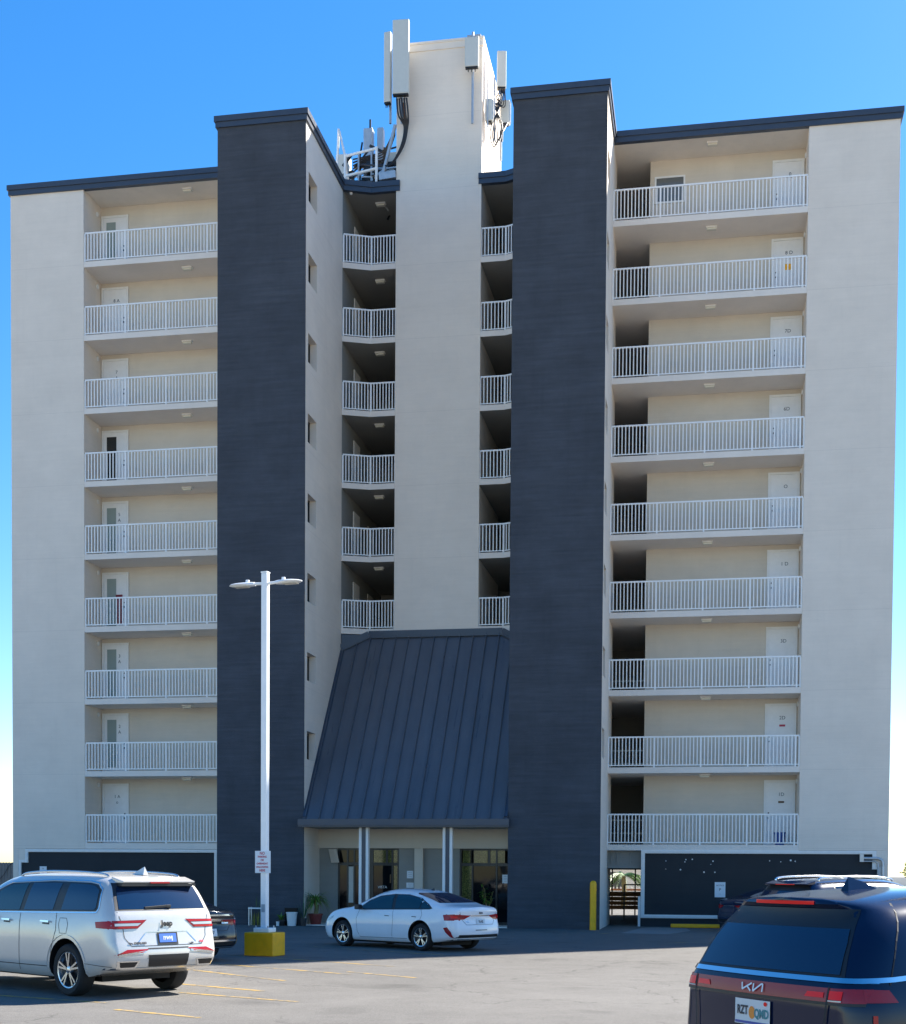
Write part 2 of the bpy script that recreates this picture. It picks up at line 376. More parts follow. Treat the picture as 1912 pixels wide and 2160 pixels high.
# stair towers: slate front, grey side walls with window niches
def tower(x0, x1, wins_x, wins_dir):
    f = MB(); f.box(x0, x1, YT, YT+.06, 0, ZS); part(f, 'tower_front', 'slate')
    for side, xx in ((-1, x0), (1, x1)):
        inner = (xx == x0)
        xa, xb = (xx, xx+.3) if side < 0 else (xx-.3, xx)
        s = MB(); y1 = YC if xx in (TLr, TRl) else YB+.3
        ya, yb = YT+.061, y1
        if xx == wins_x:
            wy0, wy1 = -2.82, -1.76; s.box(xa, xb, ya, wy0, 0, ZS); s.box(xa, xb, wy1, yb, 0, ZS); top = ZS
            for k in range(8):
                zt = 25.30-FL*k; s.box(xa, xb, wy0, wy1, zt, top); top = zt-.96
            s.box(xa, xb, wy0, wy1, 0, top)
        else: s.box(xa, xb, ya, yb, 0, ZS)
        part(s, 'tower_side', 'wall')
    if wins_x is not None:
        for k in range(8):
            zt = 25.30-FL*k; s = -1 if wins_dir > 0 else 1
            fr = MB(); xg = wins_x+s*.24
            for a in (-2.82, -2.31, -1.82): fr.box(xg, xg+s*.05, a, a+.06, zt-.96, zt)
            fr.box(xg, xg+s*.05, -2.82, -1.76, zt-.06, zt); fr.box(xg, xg+s*.05, -2.82, -1.76, zt-.96, zt-.90)
            o = part(fr, 'stair_window', 'frame')
            p = MB(); p.box(xg+s*.03, xg+s*.045, -2.78, -1.80, zt-.92, zt-.04); p.build('pane', 'window', o)
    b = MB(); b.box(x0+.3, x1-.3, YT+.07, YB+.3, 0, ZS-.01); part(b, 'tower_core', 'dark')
tower(TLl, TLr, TLr, 1); tower(TRl, TRr, TRr, 1)
# lift shaft / penthouse
SX0, SX1, SY0, SY1, SZ = -11.37, -8.20, 1.985, 6.81, 32.0
s = MB(); s.box(SX0, SX1, SY0, SY1, 10.66, SZ); shaft = part(s, 'lift_shaft', 'shaft', bevel=.012)
s = MB(); s.box(SX0-.035, SX1+.035, SY0-.035, SY1+.035, SZ-.27, SZ+.03); s.box(SX0-.06, SX1+.06, SY0-.06, SY1+.06, SZ-.035, SZ+.045); s.build('shaft_coping', 'shaft', shaft)
s = MB(); s.box(-8.15, -5.9, 8.6, 12, ZS, 30.4); part(s, 'stair_bulkhead', 'wall')
# lift hall behind the centre railings
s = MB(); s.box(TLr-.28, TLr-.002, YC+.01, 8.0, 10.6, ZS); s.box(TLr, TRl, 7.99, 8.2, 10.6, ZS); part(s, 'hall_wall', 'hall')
for k in range(4, 10):
    for y in (3.3, 5.6): s = MB(); s.box(TLr, TLr+.04, y, y+.9, zf(k), zf(k)+2.05); part(s, 'hall_door', 'slab')
# breezeway walls
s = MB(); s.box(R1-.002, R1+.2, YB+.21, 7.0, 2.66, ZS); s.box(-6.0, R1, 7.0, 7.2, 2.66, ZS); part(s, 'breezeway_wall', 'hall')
s = MB()
for k in range(1, 10):
    s.bar((-6, 5.4, zf(k)+1.05), (R1, 5.4, zf(k)+1.05), .05); s.bar((-6, 5.4, zf(k)+.55), (R1, 5.4, zf(k)+.55), .04)
    for x in (-5, -4, -3.2, -2.6): s.bar((x, 5.4, zf(k)), (x, 5.4, zf(k)+1.05), .04)
part(s, 'breezeway_rail', 'galv')
# railings
def rail(path, z0, seed=0, h=1.07, sp=.122, every=13):
    m = MB(); rnd = random.Random(seed)
    for a, b in zip(path[:-1], path[1:]):
        A, Bv = Vector((*a, 0)), Vector((*b, 0)); Ln = (Bv-A).length; d = (Bv-A)/Ln
        m.bar((a[0], a[1], z0+h-.025), (b[0], b[1], z0+h-.025), .055, .05); m.bar((a[0], a[1], z0+.075), (b[0], b[1], z0+.075), .035, .035)
        n_ = max(1, round(Ln/sp))
        for i in range(n_+1):
            p = A+d*(Ln*i/n_); post = (i % every == 0) or i == n_
            wd = .055 if post else .034
            m.bar((p.x, p.y, z0 if post else z0+.07), (p.x, p.y, z0+h-.05), wd, wd, up=(d.x, d.y, 0))
    return m
rl = part(rail([(L1+.02, .07), (TLl+.01, .07)], zf(1)), 'balcony_railing', 'white', fix=False)
rr = part(rail([(TRr+.01, .07), (R2-.02, .07)], zf(1)), 'balcony_railing', 'white', fix=False)
for k in range(2, 10): copy_part(rl, B, dz=FL*(k-1)); copy_part(rr, B, dz=FL*(k-1))
rc = part(rail([(TLr+.02, YC+.07), (TLr+CHX, YR+.07), (SX0-.005, YR+.07)], zf(4), every=40), 'balcony_railing', 'white', fix=False)
rd = part(rail([(SX1+.005, YR+.07), (TRl-CHX, YR+.07), (TRl-.02, YC+.07)], zf(4), every=40), 'balcony_railing', 'white', fix=False)
for k in range(5, 10): copy_part(rc, B, dz=FL*(k-4)); copy_part(rd, B, dz=FL*(k-4))
# gallery doors
def glyphs(lines, x, y, z, size, parent, name='door_number', mat='ink'):
    m = MB()
    for i, sx in enumerate(lines):
        v, f = text2d(sx, size); m.add([(x+a, y, z-i*size*1.25+b) for a, b in v], f)
    return m.build(name, mat, parent, fix=False)
def door(xc, k, kind, lines, handle, wd=.92):
    z = zf(k); y = YB
    d = MB(); d.box(xc-wd/2, xc+wd/2, y-.03, y-.002, z+.01, z+2.22); o = part(d, 'apartment_door', 'door', bevel=.004)
    f = MB(); t_ = .075
    for a, b, c, e in ((xc-wd/2-t_, xc-wd/2, z, z+2.30), (xc+wd/2, xc+wd/2+t_, z, z+2.30), (xc-wd/2, xc+wd/2, z+2.22, z+2.30)): f.box(a, b, y-.06, y-.001, c, e)
    f.build('door_frame', 'trim', o)
    if kind in ('half', 'storm'):
        gm = 'windowpale' if kind == 'half' else 'window'
        s_ = MB(); x0 = xc-wd/2+.12; x1 = xc+.03 if kind == 'half' else xc+.05
        s_.box(x0, x1, y-.036, y-.031, z+.25, z+2.06); s_.build('door_glass', gm, o)
    if lines: glyphs(lines, xc+(.16 if kind == 'half' else .06), y-.034, z+1.80, .17, o)
    hx = xc+handle*(wd/2-.09)
    h = MB(); h.lathe([(0, -.085), (.028, -.08), (.03, -.06), (.012, -.05), (.012, -.03)], (hx, y, z+.98), 'y', 10); h.lathe([(0, -.05), (.028, -.048), (.028, -.03)], (hx, y, z+1.15), 'y', 10)
    h.build('door_handle', 'ink', o)
    return o
for k, kind, ln in [(9, 'half', None), (8, 'plain', ['8 A']), (7, 'plain', ['7', 'A']), (6, 'storm', None), (5, 'half', ['5', 'A']), (4, 'half', None), (3, 'half', ['3', 'A']), (2, 'half', ['2', 'A']), (1, 'plain', ['1 A', 'o'])]:
    door(-22.11, k, kind, ln, 1)
for k, ln in [(9, ['0']), (8, ['8 D']), (7, ['7D']), (6, ['6D']), (5, ['O']), (4, ['1 D']), (3, ['3D']), (2, ['2D']), (1, ['1D'])]:
    o = door(2.62, k, 'plain', ln, -1)
    if k == 8:
        q = MB(); q.box(2.55, 2.75, YB-.04, YB-.032, zf(8)+1.22, zf(8)+1.42); q.build('door_plaque', 'yellow', o)
    if k in (2, 1):
        q = MB(); q.box(2.58, 2.78, YB-.04, YB-.032, zf(k)+1.50, zf(k)+1.57); q.build('door_plaque', 'inkred' if k == 2 else 'brownwood', o)
# window beside the top breezeway opening
f = MB()
for a, b, c, e in ((-1.95, -1.89, 25.35, 26.28), (-.95, -.89, 25.35, 26.28), (-1.89, -.95, 26.22, 26.28), (-1.89, -.95, 25.35, 25.41)): f.box(a, b, YB-.04, YB-.001, c, e)
o = part(f, 'gallery_window', 'trim'); p = MB(); p.box(-1.89, -.95, YB-.02, YB-.003, 25.41, 26.22); p.build('pane', 'greypane', o)
# ceiling lights and corner sensors
def clight(x, y, z):
    m = MB(); m.box(x-.19, x+.19, y-.10, y+.10, z-.05, z-.001); o = part(m, 'ceiling_light', 'trim', bevel=.01)
    q = MB(); q.box(x-.165, x+.165, y-.085, y+.085, z-.12, z-.051); q.build('diffuser', 'lampshade', o, bevel=.02); return o
l1 = clight(-18.9, .62, zf(2)-.2); l2 = clight(.03, .55, zf(2)-.2)
for k in range(3, 11):
    z = (zf(k)-.2 if k < 10 else ZS)-(zf(2)-.2); copy_part(l1, B, dz=z); copy_part(l2, B, dz=z)
l3 = clight(-12.15, 2.85, zf(5)-.2); l4 = clight(-11.75, 5.2, zf(5)-.2)
for k in range(6, 11):
    z = (zf(k)-.2 if k < 10 else ZS)-(zf(5)-.2); copy_part(l3, B, dz=z); copy_part(l4, B, dz=z)
def sensor(x, s):
    m = MB(); m.lathe([(0, 0), (.085, 0), (.09, s*.03), (.06, s*.05), (0, s*.055)], (x, 1.15, zf(1)+2.24), 'x', 16); return part(m, 'wall_sounder', 'trim', smooth=40)
s1 = sensor(L1+.001, 1); s2 = sensor(R2-.001, -1)
for k in range(2, 10): copy_part(s1, B, dz=FL*(k-1)); copy_part(s2, B, dz=FL*(k-1))
# slate ground-floor panels and white mouldings
def panel(x0, x1, z0, name='ground_floor_panel'):
    m = MB(); m.box(x0, x1, .06, .29, 0, z0); return part(m, name, 'slate2')
pl = panel(-25.36, TLl, 2.62); pr = panel(R1, 5.90, 2.66)
def mould(segs, parent):
    m = MB()
    for x0, x1, z0, z1 in segs: m.box(x0, x1, -.005, .06, z0, z1); m.box(x0+.03, x1-.03, -.02, -.004, z0+.03, z1-.03)
    return m.build('moulding', 'trim', parent)
mould([(-25.08, -17.50, 2.50, 2.61), (-25.08, -24.97, 2.10, 2.499), (-25.35, -25.081, 2.10, 2.20), (-25.35, -25.25, 0, 2.099), (-17.62, -17.50, .0, 2.499)], pl)
mould([(R1, 5.75, 2.54, 2.655), (R1, R1+.13, .30, 2.539), (5.62, 5.75, 2.03, 2.539), (5.751, 5.90, 2.03, 2.12), (5.79, 5.90, 0.3, 2.029), (R1+.131, 5.789, .30, .42)], pr)
hl = MB(); rnd = random.Random(3)
for px, pz in [(-1.25, 2.28), (-.57, 2.33), (-.60, 2.25), (-.35, 2.34), (.35, 2.28), (.28, 2.17), (-1.25, 2.0), (-.75, 1.98), (2.25, 2.3), (2.62, 2.27), (2.95, 2.32), (3.1, 2.29), (.05, 1.9), (.42, 1.9)]:
    r_ = rnd.uniform(.012, .03); hl.lathe([(0, -.012), (r_, -.008), (r_*1.1, 0)], (px, .061, pz), 'y', 8)
hl.build('filled_hole', 'trim', pr)
cn = MB(); cn.box(5.20, 5.33, -.12, -.01, 2.28, 2.56); cn.tube([(5.33, -.08, 2.40), (5.78, -.08, 2.40), (5.90, -.08, 2.35), (5.95, -.08, 2.24), (5.95, -.08, 0)], .05, 10); cn.tube([(5.33, -.06, 2.30), (5.70, -.06, 2.30), (5.80, -.06, 2.22), (5.80, -.06, 0)], .03, 10)
part(cn, 'conduit', 'galv', smooth=40)
# ground-floor passage beside the right tower
ps = MB(); ps.box(-5.59, TRr-.01, YB+.32, YB+.5, 0, 2.64); ps.box(-5.59, R1, 2.0, 13.9, 2.645, 2.655); part(ps, 'passage_wall', 'hall')
hd = MB(); hd.box(TRr, R1, .25, .33, 2.02, 2.14); hd.box(TRr, R1, .32, .36, 2.14, 2.62)
for x in (TRr+.12, TRr+.32, R1-.40): hd.box(x, x+.05, .28, .33, 2.14, 2.62)
part(hd, 'passage_header', 'hall')
gt = MB()
for x in (-4.6, -3.93, -2.92, -2.65): gt.bar((x, 13.2, 0), (x, 13.2, 2.6), .06)
gt.box(-5.59, R1, 13.15, 13.25, 2.0, 2.62); gt.bar((-5.59, 13.2, 1.0), (R1, 13.2, 1.0), .06); gt.bar((-3.0, 6, 0), (-3.0, 6, 1.4), .06); gt.bar((-3.0, 6, 1.4), (R1, 6, 1.4), .05)
part(gt, 'passage_gate', 'frame')
tb = MB()
for i in range(4): tb.box(-5.59, R1, 13.10, 13.14, .25+.19*i, .25+.19*i+.17)
part(tb, 'timber_boarding', 'brownwood')
dp = MB(); dp.box(R1-.09, R1-.01, .03, .11, 0, 1.05); part(dp, 'white_post', 'trim')
# entrance canopy
CZ0, SL = 3.58, 1.312
cz = lambda y: CZ0+(y+3.35)*SL
top = [(TLr+.004, -3.35), (TRl-.004, -3.35), (TRl-.004, YC-.01), (TRl-CHX, YR-.01), (TLr+CHX, YR-.01), (TLr+.004, YC-.01)]
c = MB(); n = len(top); c.add([(x, y, cz(y)) for x, y in top]+[(x, y, cz(y)-.12) for x, y in top], [tuple(range(n)), tuple(range(2*n-1, n-1, -1))]+[(i, n+i, n+(i+1) % n, (i+1) % n) for i in range(n)])
can = part(c, 'entrance_canopy', 'canopy')
s = MB(); i = 0
while True:
    x = TLr+.10+.482*i; i += 1
    if x > TRl-.05: break
    ye = YR-.02
    if x < TLr+CHX: ye = YC+(x-TLr)/CHX*(YR-YC)-.03
    if x > TRl-CHX: ye = YC+(TRl-x)/CHX*(YR-YC)-.03
    nrm = Vector((0, -SL, 1)).normalized()*.034
    s.bar((x, -3.34+nrm.y, cz(-3.34)+nrm.z), (x, ye+nrm.y, cz(ye)+nrm.z), .026, .08)
s.build('standing_seam', 'canopy', can)
s = MB()
rp = [(TLr+.01, YC-.06), (TLr+CHX, YR-.06), (TRl-CHX, YR-.06), (TRl-.01, YC-.06)]
for a, b in zip(rp[:-1], rp[1:]):
    za, zb = cz(a[1])+.12, cz(b[1])+.12
    s.bar((a[0], a[1], za), (b[0], b[1], zb), .07, .26)
    s.bar((a[0], a[1]-.05, za-.12), (b[0], b[1]-.05, zb-.12), .08, .04)
for x in (TLr+.07, TRl-.07): s.bar((x, -3.3, cz(-3.3)+.03), (x, YC-.08, cz(YC-.08)+.03), .13, .05)
s.build('ridge_flashing', 'navy', can)
s = MB(); s.box(-13.42, -6.25, -3.44, -3.36, 3.39, 3.60); s.box(-13.42, -6.25, -3.40, -3.35, 3.34, 3.388); s.build('eave_fascia', 'navy', can)
s = MB(); s.box(TLr+.003, TRl-.003, -3.355, -1.2, 3.33, 3.345); s.build('canopy_soffit', 'hall', can)
s = MB(); s.box(TLr+.002, TRl-.002, YR+.0, YR+.2, 3.3, 10.64); part(s, 'canopy_backing', 'navy')
s = MB(); s.bar((TLr+.01, YC+.02, 10.0), (TLr+CHX, YR+.02, 10.0), .04, 1.25); part(s, 'chamfer_panel', 'navy')
for xc in (-11.24, -8.37):
    m = MB(); m.box(xc-.07, xc+.07, -2.98, -2.90, 0, 3.33); o = part(m, 'entrance_column', 'navy')
    q = MB(); q.box(xc-.165, xc-.072, -3.02, -2.82, 0, 3.33); q.box(xc+.072, xc+.165, -3.02, -2.82, 0, 3.33); q.build('column_flange', 'trim', o, bevel=.008)
# entrance front
YE = -1.2
m = MB(); m.box(TLr+.001, TRl-.001, YE-.12, YE+.1, 2.66, 3.33); part(m, 'entrance_beam', 'back')
for a, b in ((TLr+.001, -12.62), (-10.42, -8.27)): m = MB(); m.box(a, b, YE, YE+.2, 0, 2.66); part(m, 'entrance_wall', 'hall')
m = MB(); m.box(-9.83, -9.53, YE-.2, YE-.001, 0, 2.655); part(m, 'entrance_pilaster', 'back')
M['leaded'] = None
def leaded():
    m_, t, b = nodes('textured_green_glass'); v = coords(t); n1 = noise(t, v, 22, 3, .8); n2 = noise(t, v, 2, 2)
    c_ = mixc(t, maprange(t, n1, .4, .62, 0, 1), (.018, .028, .008), (.17, .17, .05)); t.links.new(mulcol(t, c_, maprange(t, n2, .3, .7, .6, 1.3)), b.inputs['Base Color'])
    b.inputs['Roughness'].default_value = .12; return m_
M['leaded'] = leaded()
def store(x0, x1, ms, transoms, panes, name='storefront'):
    f = MB(); y = YE+.03
    f.box(x0, x1, y, y+.06, 2.60, 2.659); f.box(x0, x1, y, y+.07, 2.06, 2.16); f.box(x0, x1, y, y+.06, 0, .12)
    for a in ms: f.box(a-.03, a+.03, y-.01, y+.06, 0, 2.6)
    o = part(f, name, 'frame')
    for a, b, mt in transoms: q = MB(); q.box(a, b, y+.02, y+.03, 2.165, 2.595); q.build('transom_pane', mt, o)
    for a, b, mt in panes: q = MB(); q.box(a, b, y+.025, y+.035, .12, 2.06); q.build('door_pane', mt, o)
    return o
st = store(-12.62, -11.40, (-12.59, -12.27, -12.03, -11.43), [(-12.56, -12.3, 'store'), (-12.24, -11.46, 'store')], [(-12.56, -12.3, 'store'), (-12.0, -11.46, 'store')])
q = MB(); q.box(-12.24, -12.06, YE+.05, YE+.06, .75, 2.02); q.build('sidelight', 'peach', st); q = MB(); q.box(-12.24, -12.06, YE+.045, YE+.06, .6, .74); q.build('sidelight', 'brownwood', st)  # pale fill paints the sunlit reflection in the glass strip
q = MB(); q.add([(-12.95, YE-.05, 2.62), (-12.62, YE-.30, 2.62), (-12.52, YE-.30, 2.15), (-12.85, YE-.05, 2.15), (-12.93, YE-.01, 2.62), (-12.60, YE-.26, 2.62), (-12.50, YE-.26, 2.15), (-12.83, YE-.01, 2.15)], [(0, 1, 2, 3), (7, 6, 5, 4), (0, 4, 5, 1), (1, 5, 6, 2), (2, 6, 7, 3), (3, 7, 4, 0)]); part(q, 'open_transom', 'wall')  # tilted transom pane; pale wall colour stands for its light reflection
st = store(-11.40, -10.42, (-11.37, -10.66, -10.45), [(-11.34, -10.9, 'leaded'), (-10.82, -10.48, 'leaded')], [(-11.34, -10.7, 'store'), (-10.62, -10.48, 'leaded')])
q = MB(); q.box(-10.9, -10.82, YE+.025, YE+.09, 2.16, 2.6); q.build('mullion', 'frame', st)
v, f = text2d('VISTA', .13); q = MB(); q.add([(a-11.02, YE+.048, 1.30+b) for a, b in v], f); q.build('door_lettering', 'trim', st, fix=False)
q = MB(); q.box(-10.74, -10.70, YE-.02, YE+.02, 1.45, 1.75); q.build('door_handle', 'brownwood', st)
st = store(-8.27, TRl-.002, (-8.24, -7.82, -6.98, -6.36), [(-8.17, -7.9, 'leaded'), (-7.78, -7.3, 'leaded'), (-7.2, -6.7, 'leaded')], [(-8.2, -7.86, 'leaded'), (-7.78, -7.02, 'store'), (-6.94, -6.4, 'store')])
q = MB(); q.box(-7.86, -7.80, YE+.02, YE+.09, 2.16, 2.6); q.box(-7.28, -7.21, YE+.02, YE+.09, 2.16, 2.6); q.build('mullion', 'frame', st)
m = MB(); m.box(TLr, TRl, -3.0, YE, 0, .03); part(m, 'porch_floor', 'slab')
# small roof camera under the soffit, hatch bits
m = MB(); m.lathe([(0, -.1), (.05, -.08), (.06, -.03), (.04, 0)], (TLr+.25, YC+.25, ZS-.01), 'z', 12); part(m, 'soffit_camera', 'trim', smooth=40)

# belongings on the decks
t = thing('storage_bin', (2.62, .95, zf(1)), 'blue plastic bin behind the lowest right-hand balcony railing', 'bin')
q = MB(); q.lathe([(0, 0), (.15, 0), (.19, .42), (.205, .42), (.205, .46), (.17, .46), (.14, .03), (0, .03)], (2.62, .95, zf(1)), 'z', 18); q.build('body', 'bluebin', t, smooth=35)
t = thing('door_hanging', (-21.95, YB-.07, zf(4)+.35), 'dark red cloth hung over the fourth-floor left door', 'cloth')
q = MB(); q.box(-22.08, -21.82, YB-.075, YB-.05, zf(4)+.35, zf(4)+1.45); q.build('cloth', 'redcloth', t, bevel=.006)
# notices
def notice(name, x, y, z, w_, h_, label, cat, lines, mat='ink', size=.05, frame=True, group=None):
    t = thing(name, (x, y, z-h_/2), label, cat, group)
    b = MB(); b.box(x-w_/2, x+w_/2, y-.012, y, z-h_/2, z+h_/2); b.build('board', 'paper', t, bevel=.003)
    m = MB()
    for i, (sx, sz_) in enumerate(lines):
        vv, ff = text2d(sx, sz_, bold=.0); m.add([(x+a, y-.014, z+h_/2-h_*(i+.8)/(len(lines)+.6)+b_) for a, b_ in vv], ff)
    m.build('lettering', mat, t, fix=False); return t
notice('wall_notice', .60, .055, 1.30, .36, .52, 'white framed notice on the slate panel above the yellow wheel stop', 'notice', [('NOTICE', .07), ('P', .14), ('-----', .05)])
notice('wall_notice', -24.38, .055, 1.80, .28, .32, 'small pale notice on the slate panel above the white SUV roof', 'notice', [('|||||', .06), ('|||||', .06), ('|||||', .06)])
notice('door_notice', -10.02, YE-.003, 1.75, .22, .26, 'upper white paper taped beside the grey entrance pilaster', 'notice', [('=====', .05), ('=====', .05), ('====', .05)])
notice('door_notice', -10.02, YE-.003, 1.38, .26, .18, 'lower bluish paper taped beside the grey entrance pilaster', 'notice', [('=====', .05), ('====', .05)])
notice('door_notice', -6.66, YE+.02, 1.62, .24, .30, 'torn white paper on the glass door nearest the right tower', 'notice', [('=====', .05), ('====', .05), ('===', .05)])
# ------------------------------------------------------------------ rooftop equipment
def bez(pts, n=8):
    P = [Vector(p) for p in pts]; out = []
    for i in range(len(P)-1):
        p0 = P[max(i-1, 0)]; p1 = P[i]; p2 = P[i+1]; p3 = P[min(i+2, len(P)-1)]
        for k in range(n):
            t = k/n; out.append(.5*((2*p1)+(p2-p0)*t+(2*p0-5*p1+4*p2-p3)*t*t+(3*p1-p0-3*p2+p3)*t**3))
    return out+[P[-1]]
def antenna(loc, w_, d_, h_, label, rz=0, pole=None, group='cell antennas on the lift shaft', taper=False):
    t = thing('panel_antenna', loc, label, 'antenna', group, rz)
    m = MB(); m.box(-w_/2, w_/2, -d_, 0, 0, h_); m.build('radome', 'antenna', t, bevel=.03, local=True)
    e = MB(); e.box(-w_/2+.02, w_/2-.02, -d_+.02, -.02, -.05, -.001)
    for i in range(3): e.tube([(-w_/4+i*w_/4, -d_/2, -.05), (-w_/4+i*w_/4, -d_/2, -.16)], .018, 6)
    e.build('connector', 'black', t, local=True)
    b = MB()
    for z in (.18*h_, .8*h_): b.box(-.05, .05, 0, .16, z-.04, z+.04)
    b.build('bracket', 'rust', t, local=True)
    if pole:
        p = MB(); p.tube([(0, .17, pole[0]), (0, .17, pole[1])], .045, 10); p.build('mounting_pole', 'galv', t, local=True, smooth=40)
    return t
antenna((-11.10, 1.55, 29.96), .60, .20, 2.62, 'widest antenna panel, at the left front edge of the lift shaft', rz=radians(4), pole=(-.9, 2.3))
antenna((-11.60, 1.72, 29.80), .26, .20, 2.50, 'narrow tall antenna just left of the widest panel', rz=radians(-8), pole=(-.6, 2.2))
antenna((-8.52, 1.68, 30.77), .50, .16, 1.04, 'short box antenna near the right front corner of the lift shaft', rz=radians(2), pole=(-1.85, 1.38))
antenna((-7.66, 3.1, 30.72), .34, .22, 1.30, 'tall slim antenna standing clear on the right side of the lift shaft', rz=radians(10), pole=(-2.5, 1.0))
def unit(loc, w_, d_, h_, label):
    t = thing('radio_unit', loc, label, 'radio unit', 'radio units on the lift shaft')
    m = MB(); m.box(-w_/2, w_/2, -d_/2, d_/2, 0, h_); m.build('housing', 'antenna', t, bevel=.02, local=True)
    f = MB()
    for i in range(5): f.box(w_/2, w_/2+.03, -d_/2+.03+i*(d_-.06)/5, -d_/2+.045+i*(d_-.06)/5, .04, h_-.04)
    f.build('cooling_fin', 'galv', t, local=True); c = MB(); c.box(-w_/3, w_/3, -d_/3, d_/3, -.05, -.001); c.build('connector', 'black', t, local=True); return t
m = MB(); m.tube([(-8.02, 2.15, 28.9), (-8.02, 2.15, 30.6)], .03, 8); m.tube([(-7.84, 2.6, 28.6), (-7.84, 2.6, 30.9)], .03, 8); m.build('pipe_mount', 'galv', smooth=40); tag(bpy.data.objects['pipe_mount'], 'grey upright pipes behind the left radio box on the shaft side', 'pipe')
unit((-7.98, 2.3, 29.15), .26, .3, .78, 'left of the two grey radio boxes on the sunlit shaft side')
unit((-7.52, 3.2, 29.5), .34, .26, .82, 'right of the two grey radio boxes, beside the right tower')
def cable(name, paths, r, mat, label, cat):
    m = MB()
    for p in paths: m.tube(bez(p), r, 6)
    o = m.build(name, mat, smooth=50); return tag(o, label, cat)
cable('cable_bundle', [[(-11.25+i*.09, 1.5, 29.85), (-11.2+i*.09, 1.55, 29.3), (-11.02+i*.03, 1.75, 28.95), (-11.15+i*.02, 1.8, 28.3), (-11.55, 1.9, 27.75), (-12.1, 2.3, 27.95), (-13.0, 3.2, 28.5)] for i in range(5)],
      .035, 'cable', 'black cables looping from the widest antenna down to the roof', 'cable')
cable('cable_bundle', [[(-7.66+.03*i, 2.95, 30.6), (-7.80+.06*i, 2.85, 30.3-i*.07), (-7.65-.05*i, 2.8, 30.05), (-7.90+i*.07, 2.5, 29.2), (-7.95+i*.09, 2.35, 28.7-.05*i), (-7.80+i*.05, 2.3, 28.25+i*.08), (-7.62+i*.03, 2.4, 28.6+i*.05), (-7.55+.03*i, 3.0, 29.45)] for i in range(6)],
      .02, 'cable', 'tangled black cables between the radio boxes on the shaft side', 'cable')
m = MB(); m.tube(bez([(-11.02, 1.72, 29.8), (-11.0, 1.72, 29.55), (-10.98, 1.76, 29.2)]), .05, 8); tag(m.build('conduit', 'rust', smooth=40), 'short orange conduit hanging under the widest antenna', 'conduit')
m = MB(); m.bar((-12.0, 1.95, 27.35), (-11.38, 1.95, 27.35+.05), .10, .26); m.build('steel_beam', 'galv'); bpy.data.objects['steel_beam'].name = 'steel_beam'
tag(bpy.data.objects['steel_beam'], 'pale steel beam joining the roof railing to the lift shaft', 'beam')
m = MB(); m.bar((-12.0, 2.1, 27.1), (-11.42, 2.0, 29.2), .09); tag(m.build('diagonal_brace', 'galv'), 'pale diagonal brace leaning against the left edge of the lift shaft', 'brace')
t = thing('roof_guardrail', (-13, 2.2, ZT), 'white pipe guardrail along the roof edge left of the lift shaft', 'guardrail')
gp = [(-12.13, 2.06), (-13.42, 2.42), (-13.65, 3.6), (-13.9, 5.2)]
for i, (x, y) in enumerate(gp):
    m = MB(); m.tube([(x, y, 26.9), (x, y, 28.5)], .05, 8); m.build('post', 'white', t, smooth=40)
for z in (28.45, 27.72):
    m = MB()
    for a, b in zip(gp[:-1], gp[1:]): m.tube([(*a, z), (*b, z)], .05, 8)
    m.build('rail', 'white', t, smooth=40)
m = MB(); m.tube([(-13.42, 2.42, 28.45), (-13.80, 2.9, 29.75), (-13.9, 2.95, 27.2)], .045, 8); m.build('grab_loop', 'white', t, smooth=40)
def cabinet(name, x, y, z, w_, d_, h_, mat, label, cat, extra=None):
    t = thing(name, (x, y, z), label, cat)
    m = MB(); m.box(x-w_/2, x+w_/2, y-d_/2, y+d_/2, z+.12, z+h_); m.build('housing', mat, t, bevel=.02)
    f = MB()
    for sx in (-1, 1): f.box(x+sx*w_*.38-.03, x+sx*w_*.38+.03, y-d_/2, y+d_/2, z, z+.119)
    f.build('foot', 'frame', t)
    if extra:
        e = MB(); extra(e); e.build('fitting', 'black', t)
    return t
cabinet('roof_cabinet', -12.15, 5.2, ZS+.12, 1.5, .8, 2.75, 'antenna', 'pale grey equipment cabinet on the roof behind the diagonal brace', 'cabinet')
cabinet('roof_cabinet', -13.05, 4.6, ZS+.12, .36, .34, 3.55, 'galv', 'upright grey roof unit, left one of a slim pair behind the guardrail', 'roof unit', lambda e: (e.tube([(-13.0, 4.6, 30.4), (-13.0, 4.6, 30.9)], .04, 6), e.box(-13.3, -12.9, 4.42, 4.5, 28.2, 28.7)))
cabinet('roof_cabinet', -12.62, 4.8, ZS+.12, .24, .3, 3.65, 'galv', 'upright grey roof unit, right one of a slim pair behind the guardrail', 'roof unit', lambda e: e.bar((-12.5, 4.8, 29.9), (-12.0, 5.0, 29.0), .05))
cabinet('roof_cabinet', -14.0, 4.4, ZS+.12, .5, .5, 2.5, 'antenna', 'small pale vent cowl on the roof just behind the left tower parapet', 'vent')
cabinet('roof_cabinet', -12.75, 3.4, ZS+.12, .5, .5, .9, 'canopy', 'low blue equipment box behind the roof guardrail', 'cabinet')
m = MB(); rnd = random.Random(11)
for i in range(34):
    x, y = rnd.uniform(-13.7, -11.7), rnd.uniform(3.6, 4.4); z = rnd.uniform(27.1, 29.2); m.bar((x, y, z), (x+rnd.uniform(-.7, .7), y+rnd.uniform(-.3, .3), z+rnd.uniform(-.7, .7)), rnd.uniform(.04, .09))
for x in (-13.3, -12.8, -12.3, -11.8): m.bar((x, 4.1, 26.95), (x, 4.1, 29.2), .11)
for z in (27.6, 28.3, 28.9): m.bar((-13.5, 4.1, z), (-11.5, 4.1, z), .12)
